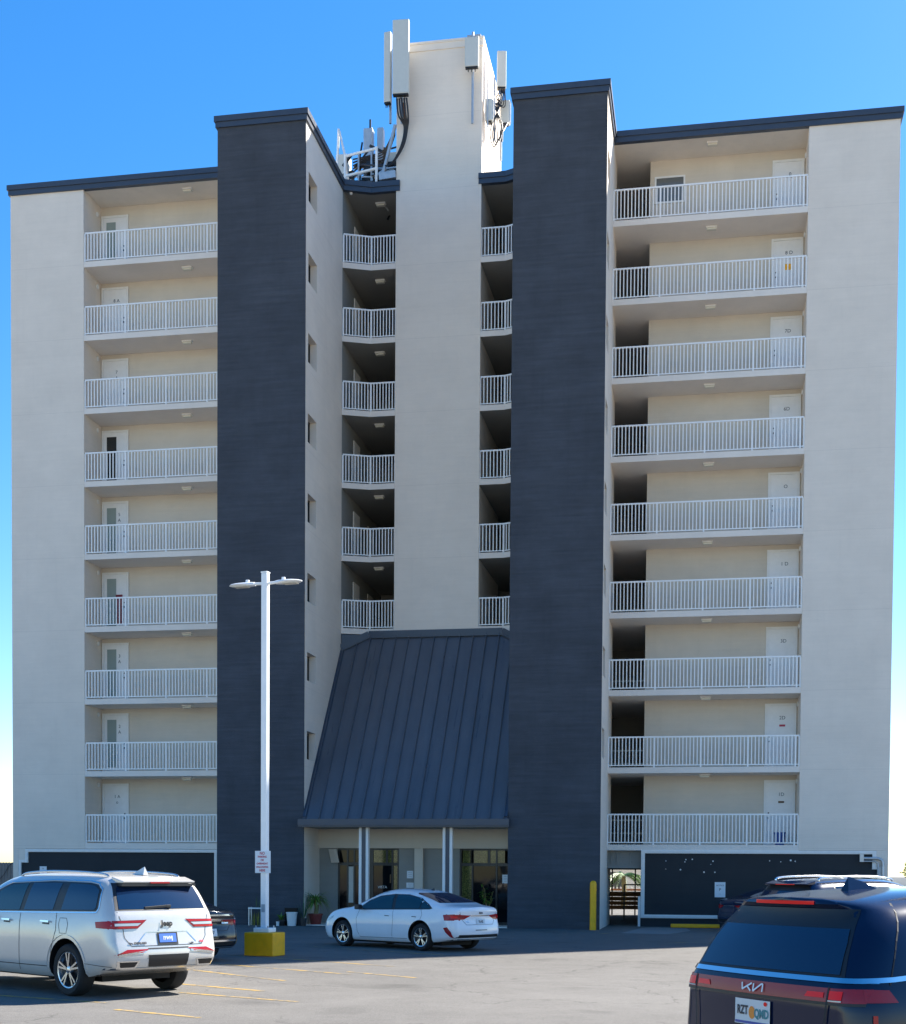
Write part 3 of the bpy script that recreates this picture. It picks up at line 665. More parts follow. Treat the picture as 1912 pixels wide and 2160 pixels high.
for i in range(14):
    x, y = rnd.uniform(-13.6, -11.8), rnd.uniform(3.4, 3.9); z = rnd.uniform(27.2, 28.6); m.box(x, x+rnd.uniform(.12, .35), y, y+.2, z, z+rnd.uniform(.15, .45))
for k in range(5): m.tube(bez([(-13.5, 3.9, 28.6+.12*k), (-12.9, 3.8, 28.9+.05*k), (-12.2, 3.5, 28.7+.1*k), (-11.5, 2.3, 29.0+.06*k)]), .03, 5)
tag(m.build('antenna_frame', 'black'), 'dark steel frame of antenna mounts behind the white guardrail', 'steel frame')
m = MB()
for i in range(12):
    x, y = rnd.uniform(-13.4, -11.9), rnd.uniform(3.0, 3.4); z = rnd.uniform(27.1, 28.4); m.bar((x, y, z), (x+rnd.uniform(-.5, .5), y, z+rnd.uniform(-.5, .5)), .05)
for x in (-13.1, -12.6): m.bar((x, 3.2, 26.95), (x, 3.2, 28.9), .06)
tag(m.build('roof_scaffold', 'galv'), 'pale pipe framework between the guardrail and the dark antenna frame', 'scaffold')
m = MB(); m.box(-8.75, -8.25, 1.9, 2.3, SZ+.04, SZ+.10); tag(m.build('roof_plate', 'galv'), 'small grey plate on top of the shaft behind the box antenna', 'plate')
m = MB(); m.tube([(-7.1, 4.4, 27), (-7.1, 4.4, 30.4)], .05, 8); m.tube([(-7.1, 4.4, 29.3), (-6.7, 4.6, 29.1)], .035, 8); m.tube([(-7.25, 4.4, 28.3), (-6.8, 4.4, 28.3)], .03, 8)
tag(m.build('mast', 'galv', smooth=40), 'thin grey mast on the roof between the shaft and the right tower', 'mast')

# ------------------------------------------------------------------ lamp, sign, bollard, wheel stop
LX, LY = -9.38, -19.35
t = thing('street_lamp', (LX, LY, 0), 'white twin-head car park lamp on a yellow concrete base', 'lamp post', rz=radians(-11))
m = MB(); m.box(-.355, .355, -.28, .28, 0, .51); m.build('concrete_base', 'yellow', t, bevel=.02, local=True)
m = MB(); m.box(-.19, .19, -.17, .17, .511, .61); m.build('base_cover', 'white', t, bevel=.015, local=True)
m = MB(); m.box(-.072, .072, -.072, .072, .612, 8.28); m.build('pole', 'white', t, bevel=.022, local=True)
m = MB(); m.box(-.045, .045, -.078, -.0725, .95, 1.12); m.build('hand_hole_cover', 'galv', t, local=True)
for sx in (-.15, .15):
    for sy in (-.13, .13): m = MB(); m.lathe([(0, .66), (.018, .655), (.018, .611)], (sx, sy, 0), 'z', 6); m.build('bolt', 'galv', t, local=True)
m = MB(); m.box(-.075, .075, -.075, .075, 8.281, 8.31); m.build('pole_cap', 'white', t, local=True)
for s in (-1, 1):
    m = MB(); m.tube([(s*.073, 0, 8.06), (s*.32, 0, 8.07)], .032, 8); a = m.build('arm', 'white', t, local=True, smooth=40)
    h = MB(); prof = [(.26, .06, .06), (.34, .09, .07), (.50, .15, .07), (.66, .16, .06), (.80, .12, .04), (.88, .03, .015)]
    v = []; f = []
    for d, w_, hh in prof:
        for k in range(10):
            an = 2*pi*k/10; v.append((s*d, w_*cos(an), 8.06+max(-.03, hh*.75*sin(an))))
    for i in range(len(prof)-1):
        for k in range(10): f.append((i*10+k, i*10+(k+1) % 10, (i+1)*10+(k+1) % 10, (i+1)*10+k))
    f += [tuple(range(9, -1, -1)), tuple(range(50, 60))]; h.add(v, f); h.lathe([(0, .06), (.04, .055), (.045, 0)], (s*.44, 0, 8.11), 'z', 10)
    hd_ = h.build('lamp_head', 'white', t, local=True, smooth=50)
    ln = MB(); ln.box(s*.44, s*.76, -.10, .10, 8.015, 8.028); ln.build('lens', 'lampshade', hd_, local=True, bevel=.004)
t = thing('parking_sign', (LX-.01, LY-.11, 2.04), 'white sign with red lettering fixed to the lamp post', 'sign', rz=radians(-11))
m = MB(); m.box(-.19, .19, -.006, .006, -.24, .24); m.build('board', 'paper', t, bevel=.004, local=True)
m = MB()
for i, (s_, sz) in enumerate([('NO', .088), ('PARKING', .058), ('OR', .062), ('OVERNIGHT', .055), ('UNLOADING', .055), ('HERE', .07)]):
    v, f = text2d(s_, sz, bold=.002, squeeze=.9); m.add([(a-.01, -.009, .185-i*.074+b) for a, b in v], f)
m.build('lettering', 'inkred', t, local=True, fix=False)
t = thing('bollard', (-3.47, -3.52, 0), 'yellow round-topped bollard before the right slate tower', 'bollard')
m = MB(); m.lathe([(0, 1.60), (.05, 1.59), (.09, 1.555), (.108, 1.50), (.108, 1.32)], (-3.47, -3.52, 0), 'z', 20); m.build('cap', 'yellow', t, smooth=40)
m = MB(); m.lathe([(.105, 1.335), (.112, 1.33), (.112, 1.28), (.105, 1.275), (.105, 0)], (-3.47, -3.52, 0), 'z', 20); m.build('sleeve', 'yellow', t, smooth=40)
m = MB(); v = []
m.prism([(-1.05, -.62), (.60, -.62), (.60, -.46), (-1.05, -.46)], .0, .13); tag(m.build('wheel_stop', 'yellow', bevel=.03), 'long yellow wheel stop on the asphalt by the slate wall', 'wheel stop')

# ------------------------------------------------------------------ plants and pots by the entrance
def blade(m, base, ang, length, rise, droop, w_, seg=7):
    p = []; d = Vector((cos(ang), sin(ang), 0)); side = Vector((-sin(ang), cos(ang), 0))
    for i in range(seg+1):
        s = i/seg; q = Vector(base)+d*length*s*(1-.15*s)+Vector((0, 0, rise*s-droop*s*s)); ww = w_*(.35+1.3*s if s < .4 else .87*(1-s)/.6+.03)
        p += [q-side*ww, q+Vector((0, 0, -ww*.35)), q+side*ww]
    f = []
    for i in range(seg):
        a = i*3; f += [(a, a+1, a+4, a+3), (a+1, a+2, a+5, a+4)]
    m.add(p, f)
def pot(t, x, y, r0, r1, h_, mat, rim=.02):
    m = MB(); m.lathe([(0, .0), (r0, 0), (r1, h_-.05), (r1+rim, h_-.05), (r1+rim, h_), (r1-.015, h_), (r1-.02, h_-.04), (0, h_-.04)], (x, y, 0), 'z', 20)
    m.build('pot', mat, t, smooth=35); s_ = MB(); s_.lathe([(0, h_-.03), (r1-.021, h_-.03)], (x, y, 0), 'z', 16); s_.build('soil', 'soil', t)
def palm_pot(x, y):
    t = thing('potted_palm', (x, y, 0), 'bushy palm with arching leaves in a dark red pot by the left tower', 'plant'); pot(t, x, y, .17, .23, .40, 'redpot')
    m = MB(); m.tube([(x, y, .35), (x+.02, y, .62), (x-.01, y, .84)], [.075, .06, .05], 8); m.tube([(x+.05, y, .35), (x+.09, y+.03, .7)], [.04, .03], 8); m.build('stem', 'bark', t, smooth=40)
    rnd = random.Random(5); m = MB(); m2 = MB()
    for i in range(88):
        a = rnd.uniform(0, 2*pi); L = rnd.uniform(.38, .74); up_ = rnd.uniform(.25, .78)
        blade(m2 if i % 6 == 0 and cos(a) > -.2 else m, (x, y, .80+rnd.uniform(-.06, .06)), a, L, up_, rnd.uniform(.35, .85), rnd.uniform(.018, .034))
    m.build('fronds', 'leaf', t, fix=False); m2.build('yellowed_fronds', 'leafy', t, fix=False)
palm_pot(-12.98, -2.75)
def snake(x, y):
    t = thing('snake_plant', (x, y, 0), 'upright sword-leaved plant in a small black pot', 'plant'); pot(t, x, y, .09, .11, .26, 'blackpot', .008)
    rnd = random.Random(9); m = MB()
    for i in range(15):
        a = rnd.uniform(0, 2*pi); blade(m, (x+.03*cos(a), y+.03*sin(a), .22), a, rnd.uniform(.06, .36), rnd.uniform(.55, 1.15), rnd.uniform(0, .18), rnd.uniform(.022, .034))
    m.build('leaves', 'leafd', t, fix=False)
snake(-13.22, -3.42)
t = thing('bucket', (-13.60, -3.48, 0), 'white plastic bucket standing against the slate tower', 'bucket')
m = MB(); m.lathe([(0, 0), (.145, 0), (.185, .42), (.20, .42), (.20, .46), (.178, .46), (.14, .02), (0, .02)], (-13.60, -3.48, 0), 'z', 24); m.build('body', 'bucket', t, smooth=35)
def small(x, y):
    t = thing('potted_plant', (x, y, 0), 'low leafy plant in a black tub left of the white bucket', 'plant'); pot(t, x, y, .12, .16, .20, 'blackpot')
    rnd = random.Random(4); m = MB()
    for i in range(34):
        a = rnd.uniform(0, 2*pi); blade(m, (x, y, .18), a, rnd.uniform(.08, .30), rnd.uniform(.1, .42), rnd.uniform(.05, .25), rnd.uniform(.022, .045), 5)
    m.build('leaves', 'leaf', t, fix=False)
small(-13.98, -3.45)
t = thing('small_white_pot', (-14.02, -3.72, 0), 'small white cup in front of the low leafy plant', 'cup'); m = MB(); m.lathe([(0, 0), (.045, 0), (.055, .15), (.045, .15), (.04, .02), (0, .02)], (-14.02, -3.72, 0), 'z', 14); m.build('body', 'bucket', t, smooth=35)
t = thing('cart', (-13.72, -3.27, 0), 'dark brown box behind the white bucket', 'box'); m = MB(); m.box(-13.92, -13.48, -3.26, -3.2, 0, .58); m.box(-13.92, -13.48, -3.28, -3.19, .52, .60); m.build('body', 'soil', t, bevel=.01)
t = thing('plant_stand', (-14.82, -3.5, 0), 'pale open stand with plants inside, left of the lamp post', 'stand')
for sx in (-.24, .24):
    for sy in (-.12, .12): m = MB(); m.box(-14.82+sx-.018, -14.82+sx+.018, -3.5+sy-.018, -3.5+sy+.018, 0, .62); m.build('leg', 'galv', t)
m = MB(); m.box(-15.08, -14.56, -3.66, -3.34, .56, .60); m.build('top', 'trim', t)
rnd = random.Random(2); m = MB()
t = thing('reed_plant', (-14.8, -3.5, 0), 'yellow-green reeds growing inside the pale stand', 'plant')
for i in range(40): blade(m, (-14.8+rnd.uniform(-.2, .2), -3.5+rnd.uniform(-.08, .08), 0), rnd.uniform(0, 6.28), rnd.uniform(.02, .1), rnd.uniform(.3, .53), .03, .012, 4)
m.build('leaves', 'leafy', t, fix=False); m = MB()
for i in range(7): blade(m, (-14.75+rnd.uniform(-.1, .1), -3.5, .6), rnd.uniform(0, 6.28), rnd.uniform(.02, .08), rnd.uniform(.25, .5), .03, .012, 4)
m.build('stalks', 'leafd', t, fix=False)
def broad(x, y, z, label, h_, seed, n=46, pot_h=.62):
    t = thing('potted_shrub', (x, y, 0), label, 'plant'); pot(t, x, y, .17, .22, pot_h, 'redpot')
    rnd = random.Random(seed); m = MB(); s_ = MB()
    for i in range(7):
        a = rnd.uniform(0, 6.28); tip = (x+.2*cos(a), y+.2*sin(a), pot_h+rnd.uniform(.3, h_)); s_.tube([(x, y, pot_h-.05), tip], .012, 5)
        for k in range(n//7):
            u = rnd.uniform(.3, 1); b_ = Vector((x, y, pot_h)).lerp(Vector(tip), u); blade(m, b_, rnd.uniform(0, 6.28), rnd.uniform(.12, .28), rnd.uniform(-.02, .16), rnd.uniform(.05, .2), rnd.uniform(.03, .05), 4)
    s_.build('stem', 'bark', t); m.build('leaves', 'leaf', t, fix=False)
broad(-7.20, -1.75, 0, 'tall leafy shrub in a red pot before the right-hand glass doors', .85, 12, 70)
broad(-9.45, -1.75, 0, 'rounded shrub in a red pot beside the grey entrance pilaster', .75, 15, 90, .55)

# ------------------------------------------------------------------ surroundings
t = thing('boundary_fence', (-32, 8, 0), 'grey ribbed fence behind the left end of the block', 'fence')
m = MB(); x = -40
while x < -26.0: m.box(x, x+.09, 8, 8.05, 0, 2.14); m.box(x+.1, x+.13, 8.01, 8.04, 0, 2.12); x += .14
m.build('cladding', 'greyfence', t); m = MB(); m.tube(bez([(-31.5, 7.97, 1.6), (-30.8, 7.97, 1.25), (-30.3, 7.97, 1.55), (-29.95, 7.97, 2.05), (-29.6, 7.97, 2.1)]), .012, 5); m.build('wire', 'cable', t)
m = MB(); m.tube([(-36.9, 40, 0), (-36.9, 40, 4.0)], .16, 8); m.tube([(-36.9, 40, 3.3), (-37.5, 40, 3.3)], .05, 6); tag(m.build('far_post', 'peach'), 'thin pale post in the distance beyond the left fence', 'post')
t = thing('side_building', (-3.5, 34, 0), 'pale low building seen through the ground-floor passage', 'building')
m = MB(); m.box(-12, 6, 34, 40, 0, 2.5); m.build('wall', 'peach', t); m = MB(); m.box(-12.2, 6.2, 33.7, 40, 2.5, 2.65); m.build('roof', 'rust', t)
m = MB()
for x in (-5.4, -3.2): m = MB(); m.box(x, x+.7, 33.95, 33.99, .9, 1.9); m.build('window', 'window', t)
def palm(x, y, h_, label, group=None, seed=1, R=1.7):
    t = thing('palm_tree', (x, y, 0), label, 'palm tree', group); rnd = random.Random(seed)
    m = MB(); m.tube([(x, y, 0), (x+.05, y, h_*.5), (x, y, h_)], [.16, .13, .11], 8); m.build('trunk', 'bark', t, smooth=40)
    m = MB()
    for i in range(26):
        a = rnd.uniform(0, 6.28); L = rnd.uniform(.7, 1)*R; ri = rnd.uniform(.1, .9)*R*.6; dr = rnd.uniform(.5, 1.1)*R*.8; d = Vector((cos(a), sin(a), 0)); sd_ = Vector((-sin(a), cos(a), 0))
        for k in range(3, 22):
            s = k/22; q = Vector((x, y, h_))+d*L*s+Vector((0, 0, ri*s-dr*s*s))
            for sg in (-1, 1):
                tip = q+sd_*sg*.32*R*.55*(1-s*.7)+d*.12*R-Vector((0, 0, .10*R)); m.add([q-d*.02, tip, q+d*.035], [(0, 1, 2)])
    m.build('crown', 'leaf', t, fix=False)
palm(-4.05, 24, 1.75, 'small bright palm seen through the ground-floor passage', seed=3, R=1.5)
t = thing('board_fence', (-3.5, 21, 0), 'low pale rail fence behind the passage palm', 'fence')
m = MB(); m.box(-9, 3, 27, 27.06, .9, 1.0); m.build('rail', 'rust', t); m = MB(); x = -9
while x < 3: m.box(x, x+.08, 27.06, 27.1, 0, 1.1); x += .2
m.build('pales', 'trim', t)
tr = random.Random(21)
def leaf_tree(x, y, h_, r, label, seed):
    t = thing('tree', (x, y, 0), label, 'tree', 'low trees beyond the right end of the block'); rnd = random.Random(seed)
    m = MB(); m.tube([(x, y, 0), (x+.1, y, h_*.6)], [.2, .1], 7)
    for i in range(4): a = rnd.uniform(0, 6.28); m.tube([(x, y, h_*.4), (x+r*.6*cos(a), y+r*.6*sin(a), h_*.8)], [.09, .04], 5)
    m.build('trunk', 'bark', t); m = MB()
    cl = [Vector((x+rnd.uniform(-r, r)*.7, y+rnd.uniform(-r, r)*.7, h_*rnd.uniform(.5, .95))) for _ in range(9)]
    for i in range(900):
        c_ = rnd.choice(cl); p = c_+Vector((rnd.gauss(0, r*.25), rnd.gauss(0, r*.25), rnd.gauss(0, h_*.09))); u = Vector((rnd.gauss(0, 1), rnd.gauss(0, 1), rnd.gauss(0, 1))).normalized()*.16; w_ = u.orthogonal().normalized()*.09
        m.add([p-u, p+w_, p+u, p-w_], [(0, 1, 2, 3)])
    m.build('crown', 'leaf', t, fix=False)
leaf_tree(21.0, 95, 2.7, 1.1, 'leftmost of the low trees far beyond the right corner', 1)
leaf_tree(22.6, 96, 2.2, 1.2, 'middle of the low trees far beyond the right corner', 2)
leaf_tree(24.4, 95, 2.4, 1.3, 'rightmost of the low trees far beyond the right corner', 3)
m = MB(); m.box(14, 60, 110, 112, 0, 1.6); tag(m.build('far_wall', 'peach'), 'long pale wall far away at the right horizon', 'wall')
# neighbouring tower whose shadow crosses the car park
NB = thing('neighbour_tower', (18.2, 13, 0), 'plain pale tower block beyond the right edge, casting the long shadow', 'building')
m = MB(); m.box(15, 21.4, 10, 16, 0, 38.5); m.build('wall', 'wall', NB)
m = MB(); m.box(14.9, 21.5, 9.9, 16.1, 38.5, 38.7); m.build('roof', 'navy', NB)
for k in range(13):
    for x in (15.8, 18.6): q = MB(); q.box(x, x+1.6, 9.95, 9.99, 2.8+2.75*k, 4.3+2.75*k); q.build('window', 'window', NB)
# ------------------------------------------------------------------ cars
M['pwhite'] = paint('pearl_white_paint', (.62, .595, .555), .25, .25)
M['pwhite2'] = paint('white_paint', (.84, .84, .84), .0, .25)
M['pblack'] = paint('black_blue_paint', (.006, .010, .020), .3, .2, .6)
M['pnavy'] = paint('navy_paint', (.006, .015, .05), .0, .18, .6)
M['pdark'] = paint('deep_blue_paint', (.003, .011, .038), .0, .15, .3)
M['gap'] = plain('shut_line', (.02, .02, .022), .7)
M['platew'] = plain('plate_white', (.62, .64, .64), .35)
M['plateo'] = plain('plate_orange', (.75, .25, .03), .4)
M['platet'] = plain('plate_teal', (.03, .22, .25), .4)
M['platen'] = plain('plate_navy', (.03, .05, .30), .4)
M['plateb'] = plain('plate_blue', (.06, .16, .55), .4)
def lerp_tab(tab, x):
    if x <= tab[0][0]: return tab[0][1]
    for (a, b), (c, d) in zip(tab[:-1], tab[1:]):
        if x <= c: return b+(d-b)*(x-a)/(c-a)
    return tab[-1][1]
def smooth_tab(tab, x):          # catmull-rom through the table
    n = len(tab)
    if x <= tab[0][0]: return tab[0][1]
    if x >= tab[-1][0]: return tab[-1][1]
    for i in range(n-1):
        if x <= tab[i+1][0]:
            x0, y0 = tab[i]; x1, y1 = tab[i+1]; h = x1-x0; t = (x-x0)/h
            m0 = (y1-tab[i-1][1])/(x1-tab[i-1][0]) if i else (y1-y0)/h
            m1 = (tab[i+2][1]-y0)/(tab[i+2][0]-x0) if i+2 < n else (y1-y0)/h
            return (2*t**3-3*t*t+1)*y0+(t**3-2*t*t+t)*h*m0+(-2*t**3+3*t*t)*y1+(t**3-t*t)*h*m1
class Car:
    def __init__(s, name, loc, head, label, P, paintm, cat='car', group=None):
        s.P = P; s.paint = paintm
        s.root = thing(name, (loc[0], loc[1], 0), label, cat, group, rz=radians(head))
        s.make()
    def make(s):
        P = s.P; xr0 = min(x for z, x in P['rear']); xf0 = max(x for z, x in P['front']); L = xf0-xr0
        ds = [0, .008, .02, .04, .07, .11, .16, .22, .29, .37, .46]; N = 64
        mid = [.56+(L-1.12)*i/N for i in range(N+1)]
        D = ds+mid+[L-d for d in reversed(ds)]
        low = P.get('low', [(0, .90), (.06, .955), (.16, .985), (.32, .996), (.5, 1.0), (.66, .998), (.8, .988), (.9, .975), (1, .955)])
        NT = 14; n_ = P.get('n', 4.0); R = P.get('R', .30)
        V = []; H = []
        def shape(d):
            x0 = xr0+d; t = d/L; half = []
            wr = 0
            for e in (d, L-d):
                if e < R: wr += R*P.get('Rk', .75)*(1-sqrt(max(0, 1-((R-e)/R)**2)))
            def setx(z): 
                a = (1-t)**5; b = t**5
                return x0+(smooth_tab(P['rear'], z)-xr0)*a+(smooth_tab(P['front'], z)-xf0)*b
            zb = smooth_tab(P['sill'], x0); 
            for q, k in low:
                x = x0
                for _ in range(3): zbt = smooth_tab(P['belt'], x); z = zb+(zbt-zb)*q; x = setx(z)
                w_ = smooth_tab(P['w'], x)*k-wr
                if z < zbt*.85:
                    for ax in P['axles']: w_ += P.get('flare', .02)*math.exp(-((x-ax)/.42)**4)*(1-z/(zbt*.85))**.5
                half.append((x, w_, z))
            for j in range(1, NT+1):
                a = pi/2*j/NT; x = x0
                for _ in range(4):
                    zbt = smooth_tab(P['belt'], x); zt = max(zbt+.01, smooth_tab(P['top'], x)); z = zbt+(zt-zbt)*sin(a)**(2/n_); x = setx(z)
                wb = smooth_tab(P['w'], x)*low[-1][1]-wr
                y = wb*cos(a)**(2/n_) if j < NT else 0; y -= P['tumble']*(z-zbt)*(y/max(wb, .01))
                half.append((x, max(0, y), z))
            return half
        rings = [shape(d) for d in D]; m = len(rings[0]); v = []; f = []
        for r in rings:
            v += [(x, y, z) for x, y, z in r]; v += [(x, -y, z) for x, y, z in r]
        S = 2*m
        for i in range(len(rings)-1):
            a, b = i*S, (i+1)*S
            for j in range(m-1):
                f.append((a+j, b+j, b+j+1, a+j+1)); f.append((a+m+j, a+m+j+1, b+m+j+1, b+m+j))
            f.append((a, a+m, b+m, b))
        K = 10
        for ri, sg, bul in ((0, -1, P.get('bulge_r', .05)), (len(rings)-1, 1, P.get('bulge_f', .12))):
            r = rings[ri]; idx = []
            for j, (x, y, z) in enumerate(r):
                row = []
                for c in range(K+1):
                    yy = y*(1-2*c/K)
                    if c == 0: row.append(ri*S+j)
                    elif c == K: row.append(ri*S+m+j)
                    else: row.append(len(v)); v.append((x+sg*bul*(1-(yy/max(y, .01))**2) if y > .01 else x, yy, z))
                idx.append(row)
            for j in range(m-1):
                for c in range(K): f.append((idx[j][c], idx[j][c+1], idx[j+1][c+1], idx[j+1][c]))
        me = bpy.data.meshes.new('body'); me.from_pydata(v, [], f); bm = bmesh.new(); bm.from_mesh(me)
        bmesh.ops.remove_doubles(bm, verts=bm.verts, dist=.0008); bmesh.ops.recalc_face_normals(bm, faces=bm.faces); bm.to_mesh(me); bm.free()
        me.materials.append(M[s.paint]); o = bpy.data.objects.new('body', me); COL.objects.link(o)
        cut = MB(); rw = P['rw']
        for ax in P['axles']:
            for sg in (-1, 1):
                c_ = []; nn = 40; y0, y1 = sg*(P['wmax']-.36), sg*(P['wmax']+.3)
                c_ = [(ax+(rw+.065)*cos(2*pi*k/nn), y0, rw+.015+(rw+.065)*sin(2*pi*k/nn)) for k in range(nn)]+[(ax+(rw+.065)*cos(2*pi*k/nn), y1, rw+.015+(rw+.065)*sin(2*pi*k/nn)) for k in range(nn)]
                cut.add(c_, [tuple(range(nn)), tuple(range(2*nn-1, nn-1, -1))]+[(k, nn+k, nn+(k+1) % nn, (k+1) % nn) for k in range(nn)])
        co = cut.build('cutter', 'black'); md = o.modifiers.new('arches', 'BOOLEAN'); md.operation = 'DIFFERENCE'; md.object = co; md.solver = 'EXACT'
        try: md.material_mode = 'TRANSFER'
        except Exception: pass
        dg = bpy.context.evaluated_depsgraph_get(); me2 = bpy.data.meshes.new_from_object(o.evaluated_get(dg)); o.modifiers.clear(); o.data = me2
        bpy.data.objects.remove(co)
        for p in me2.polygons: p.use_smooth = True
        me2.set_sharp_from_angle(angle=radians(38))
        o.parent = s.root; s.body = o; o.name = 'body'
        bm = bmesh.new(); bm.from_mesh(me2); s.bvh = BVHTree.FromBMesh(bm); bm.free()
    def cast(s, view, a, b):
        if view in ('L', 'R'): sg = 1 if view == 'L' else -1; o_, d = Vector((a, sg*3, b)), Vector((0, -sg, 0))
        elif view == 'rear': o_, d = Vector((-6, a, b)), Vector((1, 0, 0))
        elif view == 'front': o_, d = Vector((9, a, b)), Vector((-1, 0, 0))
        else: o_, d = Vector((a, b, 5)), Vector((0, 0, -1))
        h = s.bvh.ray_cast(o_, d)
        if h[0] is None:
            q = s.bvh.find_nearest(Vector((a, (1 if view == 'L' else -1)*.9, b)) if view in ('L', 'R') else Vector((s.P['rear'][0][1] if view == 'rear' else s.P['front'][0][1], a, b)) if view != 'top' else Vector((a, b, 1.2)))
            return q[0], q[1], -d
        n_ = h[1] if h[1].dot(d) < 0 else -h[1]
        return h[0], n_, -d
    def put(s, view, pts2, faces, off):
        out = []
        for a, b in pts2:
            p, n_, d = s.cast(view, a, b); out.append(p+(n_*.5+d*.5).normalized()*off)
        return out, faces
    def patch(s, view, poly, mat, name, off=.004, cell=.07, parent=None, mb=None):
        bm = bmesh.new(); vs_ = [bm.verts.new((a, b, 0)) for a, b in poly]; bm.faces.new(vs_)
        for ax in (0, 1):
            lo = min(p[ax] for p in poly); hi = max(p[ax] for p in poly); k = max(1, int((hi-lo)/cell))
            for i in range(1, k+1):
                c = lo+(hi-lo)*i/(k+1); nrm = (1, 0, 0) if ax == 0 else (0, 1, 0); co = (c, 0, 0) if ax == 0 else (0, c, 0)
                bmesh.ops.bisect_plane(bm, geom=bm.verts[:]+bm.edges[:]+bm.faces[:], plane_co=co, plane_no=nrm)
        bmesh.ops.triangulate(bm, faces=[f for f in bm.faces if len(f.verts) > 4])
        bm.verts.index_update(); pts = [(q.co.x, q.co.y) for q in bm.verts]; fc = [tuple(w.index for w in f.verts) for f in bm.faces]; bm.free()
        v, f = s.put(view, pts, fc, off)
        # face outward
        if f:
            a, b, c = (Vector(v[i]) for i in f[0][:3]); nn = (b-a).cross(c-a)
            dirn = {'L': Vector((0, 1, 0)), 'R': Vector((0, -1, 0)), 'rear': Vector((-1, 0, 0)), 'front': Vector((1, 0, 0)), 'top': Vector((0, 0, 1))}[view]
            if nn.dot(dirn) < 0: f = [tuple(reversed(q)) for q in f]
        tgt = mb or MB(); tgt.add(v, f)
        if mb is None: return tgt.build(name, mat, parent or s.root, local=True, smooth=40, fix=False)
    def line(s, view, pts, w_, mat, name, off=.003, mb=None, parent=None, step=.06, closed=False):
        P = [Vector(p) for p in pts]
        if closed: P.append(P[0])
        Q = []
        for a, b in zip(P[:-1], P[1:]):
            k = max(1, int((b-a).length/step)); Q += [a.lerp(b, i/k) for i in range(k)]
        Q.append(P[-1]); pts2 = []; fc = []
        for i, q in enumerate(Q):
            d = (Q[min(i+1, len(Q)-1)]-Q[max(0, i-1)]).normalized(); n_ = Vector((-d.y, d.x))*w_/2; pts2 += [tuple(q-n_), tuple(q+n_)]
            if i: k = 2*i; fc.append((k-2, k-1, k+1, k))
        v, f = s.put(view, pts2, fc, off)
        tgt = mb or MB(); tgt.add(v, f)
        if mb is None: return tgt.build(name, mat, parent or s.root, local=True, smooth=60, fix=False)
    def text(s, view, string, size, a, b, mat, name, off=.01, bold=.003, squeeze=1, parent=None, shear=0, flip=True):
        v2, f = text2d(string, size, bold=bold, squeeze=squeeze)
        pts = [((a-(x+shear*y)) if view in ('rear', 'L') else (a+x+shear*y), b+y) for x, y in v2]
        v, f = s.put(view, pts, f, off); m = MB(); m.add(v, f); return m.build(name, mat, parent or s.root, local=True, fix=False)
    def wheels(s, style, rim_mat='alloy', spokes=5):
        P = s.P; rw = P['rw']; tw = P.get('tw', .225); rr_ = P['rim']
        for ax in P['axles']:
            for sg in (-1, 1):
                yo = sg*(P['wmax']-.015); c = (ax, yo, rw); q = sg*-1
                t = MB(); t.lathe([(rr_, q*.03), (rr_+.012, q*.008), (rw*.90, q*.0), (rw*.965, q*.018), (rw, q*.05), (rw, q*(tw-.05)), (rw*.965, q*(tw-.02)), (rr_, q*tw)], c, 'y', 40)
                wh = t.build('wheel', 'rubber', s.root, local=True, smooth=35)
                m = MB(); m.lathe([(rr_+.006, q*.022), (rr_, q*.016), (rr_-.018, q*.022), (rr_-.028, q*.06), (rr_-.05, q*.12)], c, 'y', 40)
                for k in range(spokes):
                    for da in ((-.14, .14) if style == 'double' else (0,)):
                        an = 2*pi*k/spokes+.3; a0 = an+da*.55; a1 = an+da*(1.15 if style == 'double' else 1)
                        p0 = (c[0]+.05*cos(a0), c[1]+q*.035, c[2]+.05*sin(a0)); p1 = (c[0]+(rr_-.015)*cos(a1), c[1]+q*.028, c[2]+(rr_-.015)*sin(a1))
                        m.bar(p0, p1, .028 if style == 'double' else .05, .03, up=(0, 1, 0))
                m.lathe([(0, q*.018), (.03, q*.018), (.06, q*.03), (.065, q*.07)], c, 'y', 20)
                m.build('rim', rim_mat, wh, local=True, smooth=35)
                d = MB(); d.lathe([(0, q*.075), (rr_-.03, q*.075), (rr_-.03, q*.08)], c, 'y', 24); d.build('backing_disc', 'alloydark', wh, local=True)  # plain dark disc filling the rim behind the spokes
    def under(s):
        P = s.P; m = MB(); m.box(P['axles'][0]-.35, P['axles'][1]+.4, -P['wmax']+.38, P['wmax']-.38, P['sillz']-.06, P['sillz']+.25); m.build('underbody', 'rubber', s.root, local=True)
def plate(c, a, b, w_, h_, text, view='rear', frame=None, chars='ink', orange=False, off=.012, blue=False):
    if frame: fr = c.patch(view, [(a-w_/2-.03, b-h_/2-.035), (a+w_/2+.03, b-h_/2-.035), (a+w_/2+.03, b+h_/2+.02), (a-w_/2-.03, b+h_/2+.02)], frame, 'plate_frame', off=off-.005)
    p = c.patch(view, [(a-w_/2, b-h_/2), (a+w_/2, b-h_/2), (a+w_/2, b+h_/2), (a-w_/2, b+h_/2)], 'plateb' if blue else 'platew', 'license_plate', off=off)
    c.text(view, text, h_*.56, a, b-.004, chars, 'plate_lettering', off=off+.003, squeeze=.72*w_/h_/2.0, parent=p)
    return p
def ell(cx, cy, rx, ry, n=16): return [(cx+rx*cos(2*pi*k/n), cy+ry*sin(2*pi*k/n)) for k in range(n)]
def mirror(poly): return [(-a, b) for a, b in reversed(poly)]

